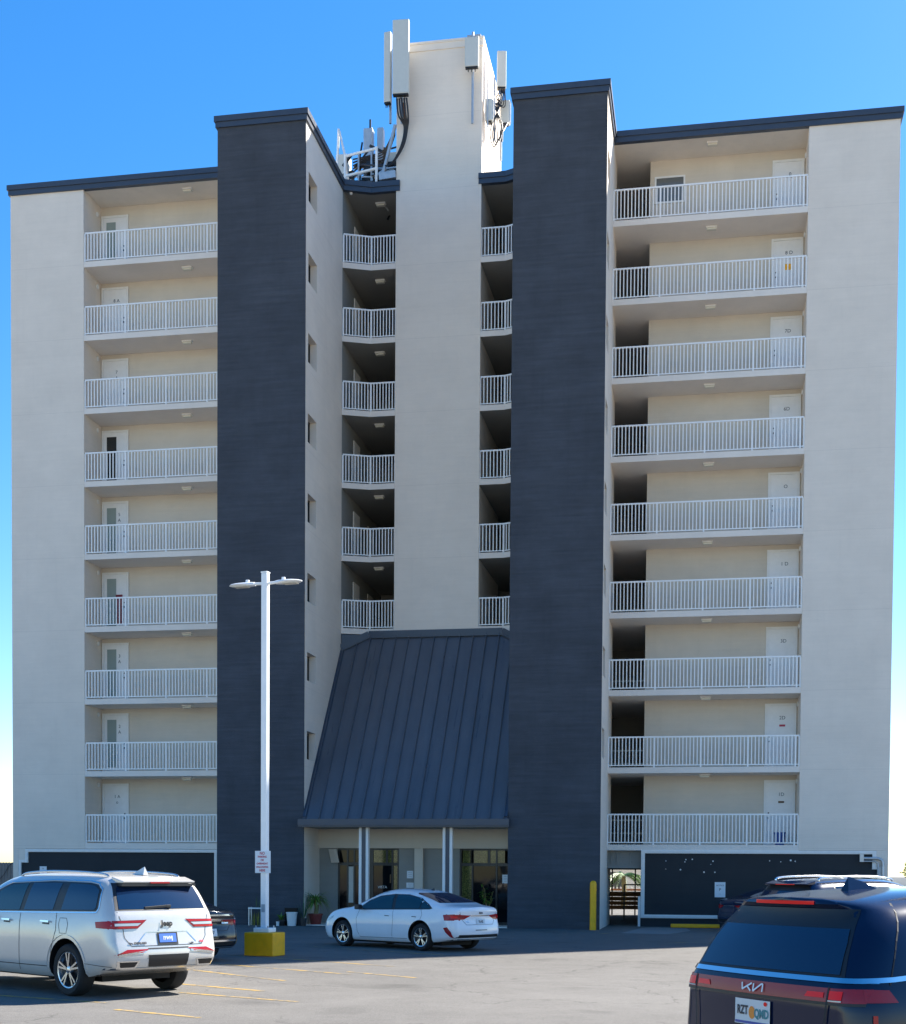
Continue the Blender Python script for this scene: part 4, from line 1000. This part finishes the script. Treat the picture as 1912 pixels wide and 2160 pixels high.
# --- pearl white three-row SUV
def big_suv():
    P = dict(rear=[(.34, -.96), (.46, -1.06), (.58, -1.10), (.74, -1.09), (.88, -1.045), (1.08, -1.03), (1.24, -1.005), (1.38, -.93), (1.62, -.79), (1.72, -.74), (1.85, -.74)],
             front=[(.25, 3.9), (.5, 4.06), (.8, 4.06), (1.05, 3.98), (1.2, 3.9)],
             top=[(-1.2, 1.69), (-.8, 1.745), (-.3, 1.785), (.6, 1.805), (1.5, 1.79), (2.0, 1.73), (2.45, 1.52), (2.9, 1.24), (3.3, 1.20), (3.8, 1.13), (4.06, 1.02)],
             belt=[(-1.2, 1.22), (0, 1.21), (2.0, 1.17), (2.9, 1.08), (3.6, 1.02), (4.06, .90)], w=[(-1.1, .955), (-.5, .985), (.5, .985), (2.5, .985), (3.5, .975), (4.06, .93)],
             sill=[(-1.1, .42), (-.5, .30), (0, .27), (3, .27), (4.06, .28)], sillz=.27, axles=(0, 3.09), rw=.385, rim=.268, wmax=.985, tw=.26, n=5.6, tumble=.26, R=.22, Rk=.55, flare=.022, bulge_r=.045)
    c = Car('parked_car', (-8.6, -28.6), 149, 'pearl white three-row SUV with silver roof rails, at the left edge', P, 'pwhite', group='parked cars')
    c.under(); c.wheels('double', 'alloy', 5)
    for v in ('L', 'R'):
        dlo = [(-.70, 1.29), (-.66, 1.255), (2.36, 1.20), (2.46, 1.22), (2.05, 1.53), (1.75, 1.635), (.6, 1.675), (-.35, 1.66), (-.55, 1.635), (-.68, 1.56)]
        c.patch(v, dlo, 'black', 'window_surround', off=.003)
        for nm, poly in (('quarter_window', [(-.655, 1.305), (-.62, 1.275), (.20, 1.26), (.14, 1.645), (-.33, 1.635), (-.52, 1.61), (-.64, 1.55)]), ('rear_door_window', [(.42, 1.255), (1.20, 1.24), (1.12, 1.645), (.56, 1.65), (.34, 1.645)]), ('front_door_window', [(1.32, 1.235), (2.34, 1.215), (2.41, 1.23), (2.02, 1.50), (1.74, 1.605), (1.24, 1.64)])):
            c.patch(v, poly, 'glassteal' if nm.startswith('front') else 'glass', nm, off=.007)
        tr = MB(); c.line(v, [(-.73, 1.31), (-.69, 1.24), (-.62, 1.235), (2.40, 1.18)], .016, '', '', off=.009, mb=tr); c.line(v, [(-.73, 1.31), (-.70, 1.57), (-.56, 1.655), (-.35, 1.682), (.6, 1.696), (1.75, 1.656), (2.08, 1.55), (2.50, 1.22)], .016, '', '', off=.009, mb=tr); tr.build('window_trim', 'chrome', c.root, local=True, fix=False)
        g = MB()
        c.line(v, [(.30, 1.22), (.27, .96), (.40, .62), (.46, .34)], .010, '', '', mb=g); c.line(v, [(1.27, 1.21), (1.25, .8), (1.27, .33)], .010, '', '', mb=g); c.line(v, [(2.40, 1.17), (2.44, .7), (2.40, .33)], .010, '', '', mb=g); c.line(v, [(.44, .42), (2.4, .42)], .012, '', '', mb=g)
        c.line(v, [(-.46, .50), (-1.0, .47)], .008, '', '', mb=g)
        if v == 'L': c.line(v, [(-.03, 1.05), (.02, 1.14), (.19, 1.14), (.21, 1.05), (.16, .92), (-.01, .92)], .008, '', '', mb=g, closed=True)
        g.build('shut_line', 'gap', c.root, local=True, fix=False)
        for hx in (.55, 1.62):
            h = c.patch(v, [(hx-.11, 1.065), (hx+.11, 1.075), (hx+.11, 1.095), (hx-.11, 1.095)], 'chrome', 'door_handle', off=.035, cell=.04); c.patch(v, [(hx-.09, 1.035), (hx+.09, 1.04), (hx+.09, 1.064), (hx-.09, 1.064)], 'alloydark', 'handle_recess', off=.004)
        lip = MB()
        for ax in P['axles']: c.line(v, [(ax+.475*cos(a), .40+.475*sin(a)) for a in [radians(-8+196*i/26) for i in range(27)]], .055, '', '', off=.012, mb=lip)
        lip.build('arch_lip', c.paint, c.root, local=True, fix=False)
        m = MB(); sg = 1 if v == 'L' else -1; y = sg*.62
        m.tube(bez([(-.55, y, 1.745), (-.42, y, 1.785), (.2, y, 1.815), (1.0, y, 1.82), (1.6, y, 1.79), (1.75, y, 1.745)], 6), .018, 8); m.build('roof_rail', 'alloy', c.root, local=True, smooth=50)
        m = MB(); m.bar((2.35, sg*.98, 1.12), (2.32, sg*1.10, 1.14), .05); m.box(2.27, 2.42, sg*1.07, sg*1.22, 1.07, 1.23); m.build('mirror', c.paint, c.root, local=True, bevel=.03)
    # tail
    m = MB(); m.add([(-.925, -.64, 1.685), (-.925, .64, 1.685), (-.66, .66, 1.752), (-.66, -.66, 1.752), (-.905, -.64, 1.655), (-.905, .64, 1.655), (-.66, .66, 1.66), (-.66, -.66, 1.66)], [(0, 1, 2, 3), (7, 6, 5, 4), (0, 4, 5, 1), (1, 5, 6, 2), (2, 6, 7, 3), (3, 7, 4, 0)])
    sp = m.build('roof_spoiler', c.paint, c.root, local=True, bevel=.012); m = MB(); m.box(-.912, -.80, -.655, .655, 1.615, 1.652); m.build('spoiler_underside', 'black', sp, local=True); m = MB(); m.box(-.932, -.91, -.17, .17, 1.655, 1.672); m.build('brake_light', 'red', sp, local=True)
    rw_ = [(-.82, 1.265), (.82, 1.265), (.78, 1.45), (.72, 1.66), (-.72, 1.66), (-.78, 1.45)]
    c.patch('rear', rw_, 'black', 'window_surround', off=.004); c.patch('rear', [(-.76, 1.285), (.76, 1.285), (.73, 1.45), (.68, 1.62), (-.68, 1.62), (-.73, 1.45)], 'glass', 'rear_window', off=.008)
    m = MB(); m.bar((-1.025, -.05, 1.325), (-1.01, .34, 1.30), .03, .04); m.box(-1.04, -.97, -.11, -.03, 1.30, 1.345); m.build('rear_wiper', 'black', c.root, local=True, bevel=.006)
    for sg in (1, -1):
        f_ = (lambda p: p) if sg == 1 else mirror
        c.patch('rear', f_([(.93, 1.005), (.50, 1.01), (.34, 1.135), (.92, 1.125)]), 'reddark', 'tail_light', off=.006)
        c.patch('rear', f_([(.92, 1.092), (.42, 1.095), (.37, 1.125), (.92, 1.117)]), 'red', 'tail_light_strip', off=.010); c.patch('rear', f_([(.92, 1.015), (.52, 1.018), (.49, 1.045), (.92, 1.043)]), 'red', 'tail_light_strip', off=.010); c.patch('rear', f_([(.86, 1.05), (.50, 1.05), (.44, 1.086), (.86, 1.086)]), 'clear', 'reversing_light', off=.010)
        c.patch('L' if sg == 1 else 'R', [(-.70, 1.105), (-.73, 1.02), (-1.02, 1.01), (-1.02, 1.125)], 'red', 'tail_light_side', off=.007)
        c.patch('rear', f_([(.90, .635), (.46, .665), (.34, .715), (.70, .715)]), 'red', 'reflector', off=.007)
        c.patch('rear', f_([(.84, .445), (.55, .445), (.50, .555), (.86, .555)]), 'chrome', 'exhaust_surround', off=.012); c.patch('rear', f_([(.80, .465), (.58, .465), (.54, .533), (.82, .533)]), 'black', 'exhaust_tip', off=.017)
    g = MB(); c.line('rear', [(.80, 1.25), (.735, 1.03), (.72, .88), (.62, .76), (-.62, .76), (-.72, .88), (-.735, 1.03), (-.80, 1.25)], .010, '', '', mb=g); c.line('rear', [(.36, .72), (-.36, .72)], .02, '', '', mb=g)
    g.build('shut_line', 'gap', c.root, local=True, fix=False)
    c.patch('rear', [(.34, .46), (-.34, .46), (-.36, .63), (.36, .63)], 'black', 'tow_cover', off=.010)
    c.patch('rear', [(.93, .425), (-.93, .425), (-.93, .45), (.93, .45)], 'alloy', 'bumper_skid', off=.01)
    c.patch('rear', [(.84, .648), (.40, .695), (.40, .665), (.84, .612)], 'alloy', 'bumper_trim', off=.008); c.patch('rear', mirror([(.84, .648), (.40, .695), (.40, .665), (.84, .612)]), 'alloy', 'bumper_trim', off=.008)
    m = MB(); c.line('rear', [(.52, .80), (.36, .955), (-.36, .955), (-.52, .80)], .014, '', '', mb=m); m.build('plate_recess_edge', 'alloy', c.root, local=True, fix=False)
    plate(c, 0, .865, .30, .125, 'IYWVJ', frame='black', chars='paper', blue=True)
    c.text('rear', 'Jeep', .115, 0, 1.075, 'alloydark', 'maker_badge', off=.013, bold=.004); c.text('rear', '4xe  OVERLAND', .04, .52, .80, 'ink', 'model_badge', off=.01); c.text('rear', '4x4', .05, -.62, .80, 'inkred', 'model_badge', off=.01); c.text('rear', 'L - JEEP', .028, -.42, .78, 'ink', 'model_badge', off=.01)
    m = MB(); v = [(-.42, 0, 1.80), (-.58, -.045, 1.775), (-.58, .045, 1.775), (-.30, -.04, 1.785), (-.30, .04, 1.785), (-.55, 0, 1.90)]; m.add(v, [(1, 2, 5), (1, 5, 3), (2, 4, 5), (3, 5, 4)]); m.build('shark_fin_antenna', c.paint, c.root, local=True, smooth=60)
    ws = [(-.70, 1.22), (.70, 1.16), (.62, 1.62), (-.62, 1.62)]; c.patch('front', ws, 'glass', 'windscreen', off=.006)
    for sg in (1, -1): c.patch('front', [(sg*.88, .92), (sg*.55, .90), (sg*.55, .99), (sg*.86, 1.0)], 'clear', 'headlight', off=.008)
    return c
big_suv()

# --- sedans
def sedan(name, loc, head, label, paintm, rear_full=True, scale=1.0, group='parked cars', badge=None, black_style=False):
    P = dict(rear=[(.22, -.95), (.34, -1.04), (.46, -1.06), (.62, -1.04), (.78, -1.0), (.95, -1.03), (1.06, -1.0)], front=[(.18, 3.45), (.4, 3.57), (.6, 3.56), (.75, 3.46), (.9, 3.3)],
             top=[(-1.06, 1.03), (-.85, 1.06), (-.55, 1.10), (-.1, 1.25), (.4, 1.385), (.9, 1.433), (1.3, 1.43), (1.7, 1.36), (2.15, 1.16), (2.5, 1.01), (2.9, .945), (3.3, .84), (3.57, .68)],
             belt=[(-1.06, .92), (-.4, .955), (.5, .94), (2.2, .89), (3.0, .83), (3.57, .60)], w=[(-1.06, .86), (-.4, .895), (.5, .90), (2.5, .90), (3.1, .88), (3.57, .80)],
             sill=[(-1.06, .28), (-.5, .22), (0, .19), (2.7, .18), (3.57, .18)], sillz=.18, axles=(0, 2.70), rw=.322, rim=.222, wmax=.90, tw=.215, n=3.8, tumble=.42, R=.36, Rk=.6, flare=.012, bulge_r=.09, bulge_f=.22)
    c = Car(name, loc, head, label, P, paintm, group=group); c.under(); c.wheels('double', 'alloy', 5)
    for v in ('L', 'R'):
        c.patch(v, [(-.36, 1.0), (-.27, .975), (2.12, .915), (2.18, .93), (1.86, 1.155), (1.55, 1.265), (1.1, 1.315), (.6, 1.31), (.15, 1.235), (-.2, 1.095)], 'black', 'window_surround', off=.003)
        for nm, poly in (('quarter_window', [(-.31, 1.005), (-.25, .99), (.02, .985), (.02, 1.165), (-.18, 1.075)]), ('rear_door_window', [(.06, .985), (.88, .965), (.95, 1.295), (.62, 1.29), (.2, 1.23), (.06, 1.18)]), ('front_door_window', [(.98, .962), (2.05, .937), (2.09, .945), (1.82, 1.14), (1.53, 1.24), (1.06, 1.293)])):
            c.patch(v, poly, 'glassteal', nm, off=.007, cell=.05)
        g = MB()
        c.line(v, [(.0, .97), (-.06, .85), (.05, .62), (.30, .42), (.40, .27)], .008, '', '', mb=g); c.line(v, [(.93, .96), (.90, .7), (.94, .27)], .008, '', '', mb=g); c.line(v, [(2.10, .91), (2.18, .7), (2.14, .4), (2.05, .27)], .008, '', '', mb=g); c.line(v, [(.38, .275), (2.06, .26)], .008, '', '', mb=g)
        g.build('shut_line', 'gap', c.root, local=True, fix=False)
        for hx in (.20, 1.12):
            c.patch(v, [(hx-.09, .805), (hx+.09, .81), (hx+.09, .835), (hx-.09, .83)], paintm, 'door_handle', off=.03, cell=.04); c.patch(v, [(hx-.075, .785), (hx+.075, .79), (hx+.075, .805), (hx-.075, .80)], 'alloydark', 'handle_recess', off=.004)
        sg = 1 if v == 'L' else -1
        m = MB(); m.bar((1.98, sg*.86, .95), (1.95, sg*.98, .97), .04); m.box(1.90, 2.05, sg*.95, sg*1.09, .93, 1.05); m.build('mirror', 'black' if paintm != 'pblack' else paintm, c.root, local=True, bevel=.03)
        c.patch(v, [(3.32, .68), (3.02, .755), (3.05, .70), (3.30, .60)], 'clear', 'headlight', off=.006)
        c.patch(v, [(-.72, .86), (-.76, .73), (-1.02, .73), (-1.02, .88)], 'red', 'tail_light_side', off=.006)
    c.patch('rear', [(-.64, 1.125), (.64, 1.125), (.56, 1.32), (.50, 1.35), (-.50, 1.35), (-.56, 1.32)], 'glass', 'rear_window', off=.006, cell=.05)
    c.patch('front', [(-.66, 1.03), (.66, 1.03), (.53, 1.36), (-.53, 1.36)], 'glass', 'windscreen', off=.006, cell=.05)
    m = MB(); m.add([(.52, 0, 1.415), (.40, -.03, 1.40), (.40, .03, 1.40), (.40, 0, 1.46)], [(0, 1, 3), (0, 3, 2), (1, 2, 3)]); m.build('shark_fin_antenna', 'black', c.root, local=True)
    for sg in (1, -1):
        f_ = (lambda p: p) if sg == 1 else mirror
        c.patch('rear', f_([(.84, .74), (.50, .755), (.30, .845), (.84, .875)]), 'reddark' if black_style else 'red', 'tail_light', off=.006); c.patch('rear', f_([(.62, .775), (.50, .785), (.46, .825), (.60, .835)]), 'reddark', 'tail_light_cell', off=.010); c.patch('rear', f_([(.80, .785), (.68, .785), (.68, .83), (.80, .835)]), 'redbright', 'tail_light_cell', off=.010)
        c.patch('L' if sg == 1 else 'R', [(-.74, .56), (-.84, .58), (-.93, .47), (-.97, .32), (-.91, .35), (-.80, .46)], 'reddark', 'bumper_reflector', off=.006, cell=.04)
    c.patch('rear', [(-.30, .825), (.30, .825), (.30, .85), (-.30, .85)], 'alloy', 'boot_strip', off=.007)
    g = MB(); c.line('rear', [(.66, 1.03), (.55, .74), (.45, .63), (-.45, .63), (-.55, .74), (-.66, 1.03)], .008, '', '', mb=g); c.line('rear', [(.2, .505), (-.2, .505)], .018, '', '', mb=g); g.build('shut_line', 'gap', c.root, local=True, fix=False)
    c.patch('rear', [(-.80, .27), (.80, .27), (.66, .40), (-.66, .40)], 'black', 'bumper_valance', off=.008); c.patch('rear', [(-.68, .295), (.68, .295), (.68, .312), (-.68, .312)], 'chrome', 'valance_strip', off=.013)
    return c
c = sedan('parked_car', (-6.0, -15.9), 147, 'white four-door saloon parked across the canopy entrance', 'pwhite2')
plate(c, -.0, .70, .29, .14, 'Y6 N2', chars='ink'); c.text('rear', 'KIA', .06, 0, .90, 'ink', 'maker_badge', off=.009, squeeze=1.3); c.text('rear', 'GT-L', .045, .42, .70, 'alloy', 'model_badge', off=.01)
# dark saloon beyond the white SUV
c = sedan('parked_car', (-10.65, -21.25), 148, 'black saloon with chrome boot strip, half hidden behind the white SUV', 'pblack', black_style=True)
plate(c, .0, .60, .30, .15, 'NK 57', chars='ink')
c.patch('rear', [(-.78, .855), (.78, .855), (.78, .875), (-.78, .875)], 'chrome', 'boot_chrome', off=.012); c.patch('rear', [(-.55, .93), (.55, .93), (.5, .96), (-.5, .96)], 'alloy', 'boot_edge', off=.008)
c.text('rear', 'B', .09, 0, .80, 'chrome', 'maker_badge', off=.016); c.text('rear', 'Sonata', .07, -.40, .80, 'chrome', 'model_badge', off=.016)
c.patch('rear', [(-.82, .41), (.82, .41), (.82, .445), (-.82, .445)], 'chrome', 'bumper_strip', off=.014)
# small blue saloon by the wheel stop
c = sedan('parked_car', (1.75, -2.95), 33, 'dark blue saloon by the yellow wheel stop, mostly hidden', 'pnavy')

# --- tall dark vehicles on the right
def van(name, loc, head, label, paintm, hero):
    P = dict(rear=[(.30, -.98), (.45, -1.09), (.62, -1.10), (.85, -1.085), (1.02, -1.085), (1.12, -1.07), (1.20, -1.035), (1.45, -.89), (1.58, -.80), (1.62, -.80), (1.645, -.84), (1.70, -.845), (1.80, -.84)] if hero else [(.30, -.95), (.45, -1.05), (.7, -1.06), (1.0, -1.0), (1.12, -.97), (1.4, -.80), (1.62, -.66), (1.8, -.62)],
             front=[(.25, 3.9), (.5, 4.02), (.8, 4.02), (1.0, 3.9), (1.15, 3.8)],
             top=[(-1.15, 1.665), (-.75, 1.70), (-.2, 1.745), (.7, 1.765), (1.7, 1.745), (2.2, 1.65), (2.7, 1.38), (3.1, 1.16), (3.6, 1.06), (4.02, .92)],
             belt=[(-1.1, 1.12), (0, 1.10), (2.6, 1.03), (3.4, .97), (4.02, .82)], w=[(-1.1, .94), (-.5, .985), (.5, .99), (2.7, .99), (3.5, .97), (4.02, .90)],
             sill=[(-1.1, .34), (-.5, .28), (0, .24), (3, .24), (4.02, .25)], sillz=.24, axles=(0, 3.05), rw=.36, rim=.245, wmax=.985, tw=.235, n=4.4, tumble=.26, R=.30, Rk=.55, flare=.012, bulge_r=.05)
    c = Car(name, loc, head, label, P, paintm, group='parked cars'); c.under(); c.wheels('double', 'alloy', 5)
    for v in ('L', 'R'):
        c.patch(v, [(-.20, 1.19), (2.5, 1.09), (2.62, 1.12), (2.2, 1.46), (1.8, 1.59), (.6, 1.63), (-.12, 1.61)], 'black', 'window_surround', off=.003)
        for nm, poly in (('quarter_window', [(-.16, 1.21), (.22, 1.185), (.18, 1.60), (-.09, 1.59)]), ('rear_door_window', [(.30, 1.18), (1.22, 1.14), (1.16, 1.595), (.26, 1.605)]), ('front_door_window', [(1.30, 1.14), (2.45, 1.115), (2.17, 1.43), (1.78, 1.56), (1.24, 1.59)])):
            c.patch(v, poly, 'glass', nm, off=.007)
        g = MB(); c.line(v, [(.24, 1.15), (.22, .9), (.42, .6), (.46, .33)], .010, '', '', mb=g); c.line(v, [(1.26, 1.1), (1.25, .33)], .010, '', '', mb=g); c.line(v, [(2.5, 1.05), (2.5, .33)], .010, '', '', mb=g); g.build('shut_line', 'gap', c.root, local=True, fix=False)
        for hx in (.55, 1.6): c.patch(v, [(hx-.11, .93), (hx+.11, .935), (hx+.11, .96), (hx-.11, .96)], paintm, 'door_handle', off=.03, cell=.04)
        sg = 1 if v == 'L' else -1
        m = MB(); m.bar((2.4, sg*.95, 1.12), (2.38, sg*1.08, 1.14), .05); m.box(2.33, 2.48, sg*1.05, sg*1.2, 1.08, 1.22); m.build('mirror', paintm, c.root, local=True, bevel=.03)
        y = sg*.64
        if hero: continue
        m = MB(); m.tube(bez([(-.45, y, 1.70), (-.35, y, 1.775), (.5, y, 1.81), (1.3, y, 1.80), (1.7, y, 1.765), (1.8, y, 1.72)], 6), .024, 8); m.build('roof_rail', 'chrome' if not hero else paintm, c.root, local=True, smooth=50)
    c.patch('front', [(-.72, 1.13), (.72, 1.13), (.62, 1.6), (-.62, 1.6)], 'glass', 'windscreen', off=.006)
    sp = MB(); xo = -.80 if not hero else -.835; sp.add([(xo, -.62, 1.645), (xo, .62, 1.645), (-.54, .64, 1.712), (-.54, -.64, 1.712), (xo+.015, -.62, 1.62), (xo+.015, .62, 1.62), (-.54, .64, 1.62), (-.54, -.64, 1.62)], [(0, 1, 2, 3), (7, 6, 5, 4), (0, 4, 5, 1), (1, 5, 6, 2), (2, 6, 7, 3), (3, 7, 4, 0)])
    s_ = sp.build('roof_spoiler', paintm, c.root, local=True, bevel=.012) if not hero else c.root
    if hero: c.patch('rear', [(-.30, 1.648), (.30, 1.648), (.30, 1.668), (-.30, 1.668)], 'redbright', 'brake_light', off=.008)
    m = MB(); m.box(xo-.003, xo+.03, -.28, .28, 1.622, 1.64); hero or m.build('brake_light', 'redbright', s_, local=True)
    c.patch('rear', [(-.77, 1.185), (.77, 1.185), (.70, 1.42), (.62, 1.62), (-.62, 1.62), (-.70, 1.42)], 'black', 'window_surround', off=.004)  # black border; its deep top band paints the spoiler's shadow above the glass
    c.patch('rear', [(-.73, 1.20), (.73, 1.20), (.68, 1.40), (.64, 1.49), (-.64, 1.49), (-.68, 1.40)], 'glass', 'rear_window', off=.008)
    return c
c = van('parked_car', (1.265, -37.76), 37, 'deep blue people carrier with a full-width red light bar, nearest the camera', 'pdark', True)
m = MB(); c.line('rear', [(.90, 1.165), (-.90, 1.165)], .032, '', '', off=.012, mb=m, step=.04)
for v in ('L', 'R'): c.line(v, [(-1.0, 1.165), (-.75, 1.175), (-.55, 1.19)], .032, '', '', off=.010, mb=m, step=.04)
m.build('chrome_strip', 'chrome', c.root, local=True, fix=False, smooth=60)
lb = c.patch('rear', [(.90, 1.025), (-.90, 1.025), (-.90, 1.115), (.90, 1.115)], 'reddark', 'light_bar', off=.012, cell=.04)
for sg in (1, -1):
    f_ = (lambda p: p) if sg == 1 else mirror
    c.patch('rear', f_([(.80, 1.042), (.705, 1.042), (.705, 1.098), (.80, 1.098)]), 'redbright', 'tail_light', off=.017, parent=lb, cell=.03); c.patch('rear', f_([(.66, 1.050), (.50, 1.050), (.52, 1.085), (.66, 1.085)]), 'redbright', 'tail_light', off=.017, parent=lb); c.patch('rear', f_([(.80, 1.03), (.70, 1.03), (.70, 1.038), (.80, 1.038)]), 'clear', 'reversing_light', off=.017, parent=lb)
    c.patch('L' if sg == 1 else 'R', [(-.97, 1.03), (-.74, 1.03), (-.80, 1.11), (-.97, 1.115)], 'reddark', 'tail_light_side', off=.010)
    c.line('rear', f_([(.695, 1.12), (.69, 1.0), (.64, .55)]), .014, 'gap', 'shut_line', off=.016)
    c.patch('L' if sg == 1 else 'R', [(-.94, .64), (-.90, .64), (-.90, .95), (-.93, .95)], 'red', 'side_reflector', off=.008)
c.line('rear', [(.9, 1.015), (-.9, 1.015)], .018, 'black', 'light_bar_lip', off=.014)
# maker's wordmark: five strokes
k = MB(); S_ = lambda p, q, w_: c.line('rear', [(-(p[0])*.25+.0, 1.070+p[1]*.058), (-(q[0])*.25, 1.070+q[1]*.058)], w_, '', '', off=.022, mb=k, step=.03)
for p, q in [((-.46, .45), (-.42, -.35)), ((-.42, -.35), (-.04, .45)), ((-.22, .05), (-.06, -.45)), ((.04, .45), (.04, -.45)), ((.04, -.45), (.36, .45)), ((.36, .45), (.42, .45)), ((.42, .45), (.42, -.45))]: S_(p, q, .012)
k.build('maker_badge', 'paper', c.root, local=True, fix=False)
p = c.patch('rear', [(-.185, .81), (.185, .81), (.185, .985), (-.185, .985)], 'platew', 'license_plate', off=.014)
c.text('rear', 'RZT', .085, .10, .905, 'ink', 'plate_lettering', off=.018, parent=p, squeeze=.75); c.text('rear', 'QMD', .085, -.10, .89, 'platet', 'plate_lettering', off=.018, parent=p, squeeze=.75)
c.patch('rear', ell(0, .895, .034, .045), 'plateo', 'plate_emblem', off=.016, parent=p); c.patch('rear', ell(-.14, .963, .018, .015), 'redbright', 'plate_sticker', off=.017, parent=p); c.patch('rear', [(-.18, .815), (.18, .815), (.18, .832), (-.18, .832)], 'platen', 'plate_band', off=.016, parent=p)
m = MB(); m.add([(-.10, 0, 1.745), (-.34, -.05, 1.71), (-.34, .05, 1.71), (-.02, -.035, 1.735), (-.02, .035, 1.735), (-.30, 0, 1.835), (-.16, 0, 1.80)], [(1, 2, 5), (1, 5, 6), (1, 6, 3), (2, 6, 5), (2, 4, 6), (3, 6, 4)]); m.build('shark_fin_antenna', 'pdark', c.root, local=True, smooth=50)
g = MB(); c.line('R', [(-.78, 1.14), (-.66, 1.42), (-.52, 1.66)], .010, '', '', mb=g, off=.004); g.build('shut_line', 'gap', c.root, local=True, fix=False)
c = van('parked_car', (2.35, -17.2), 41, 'dark blue SUV with chrome roof rails, beyond the people carrier', 'pnavy', False)
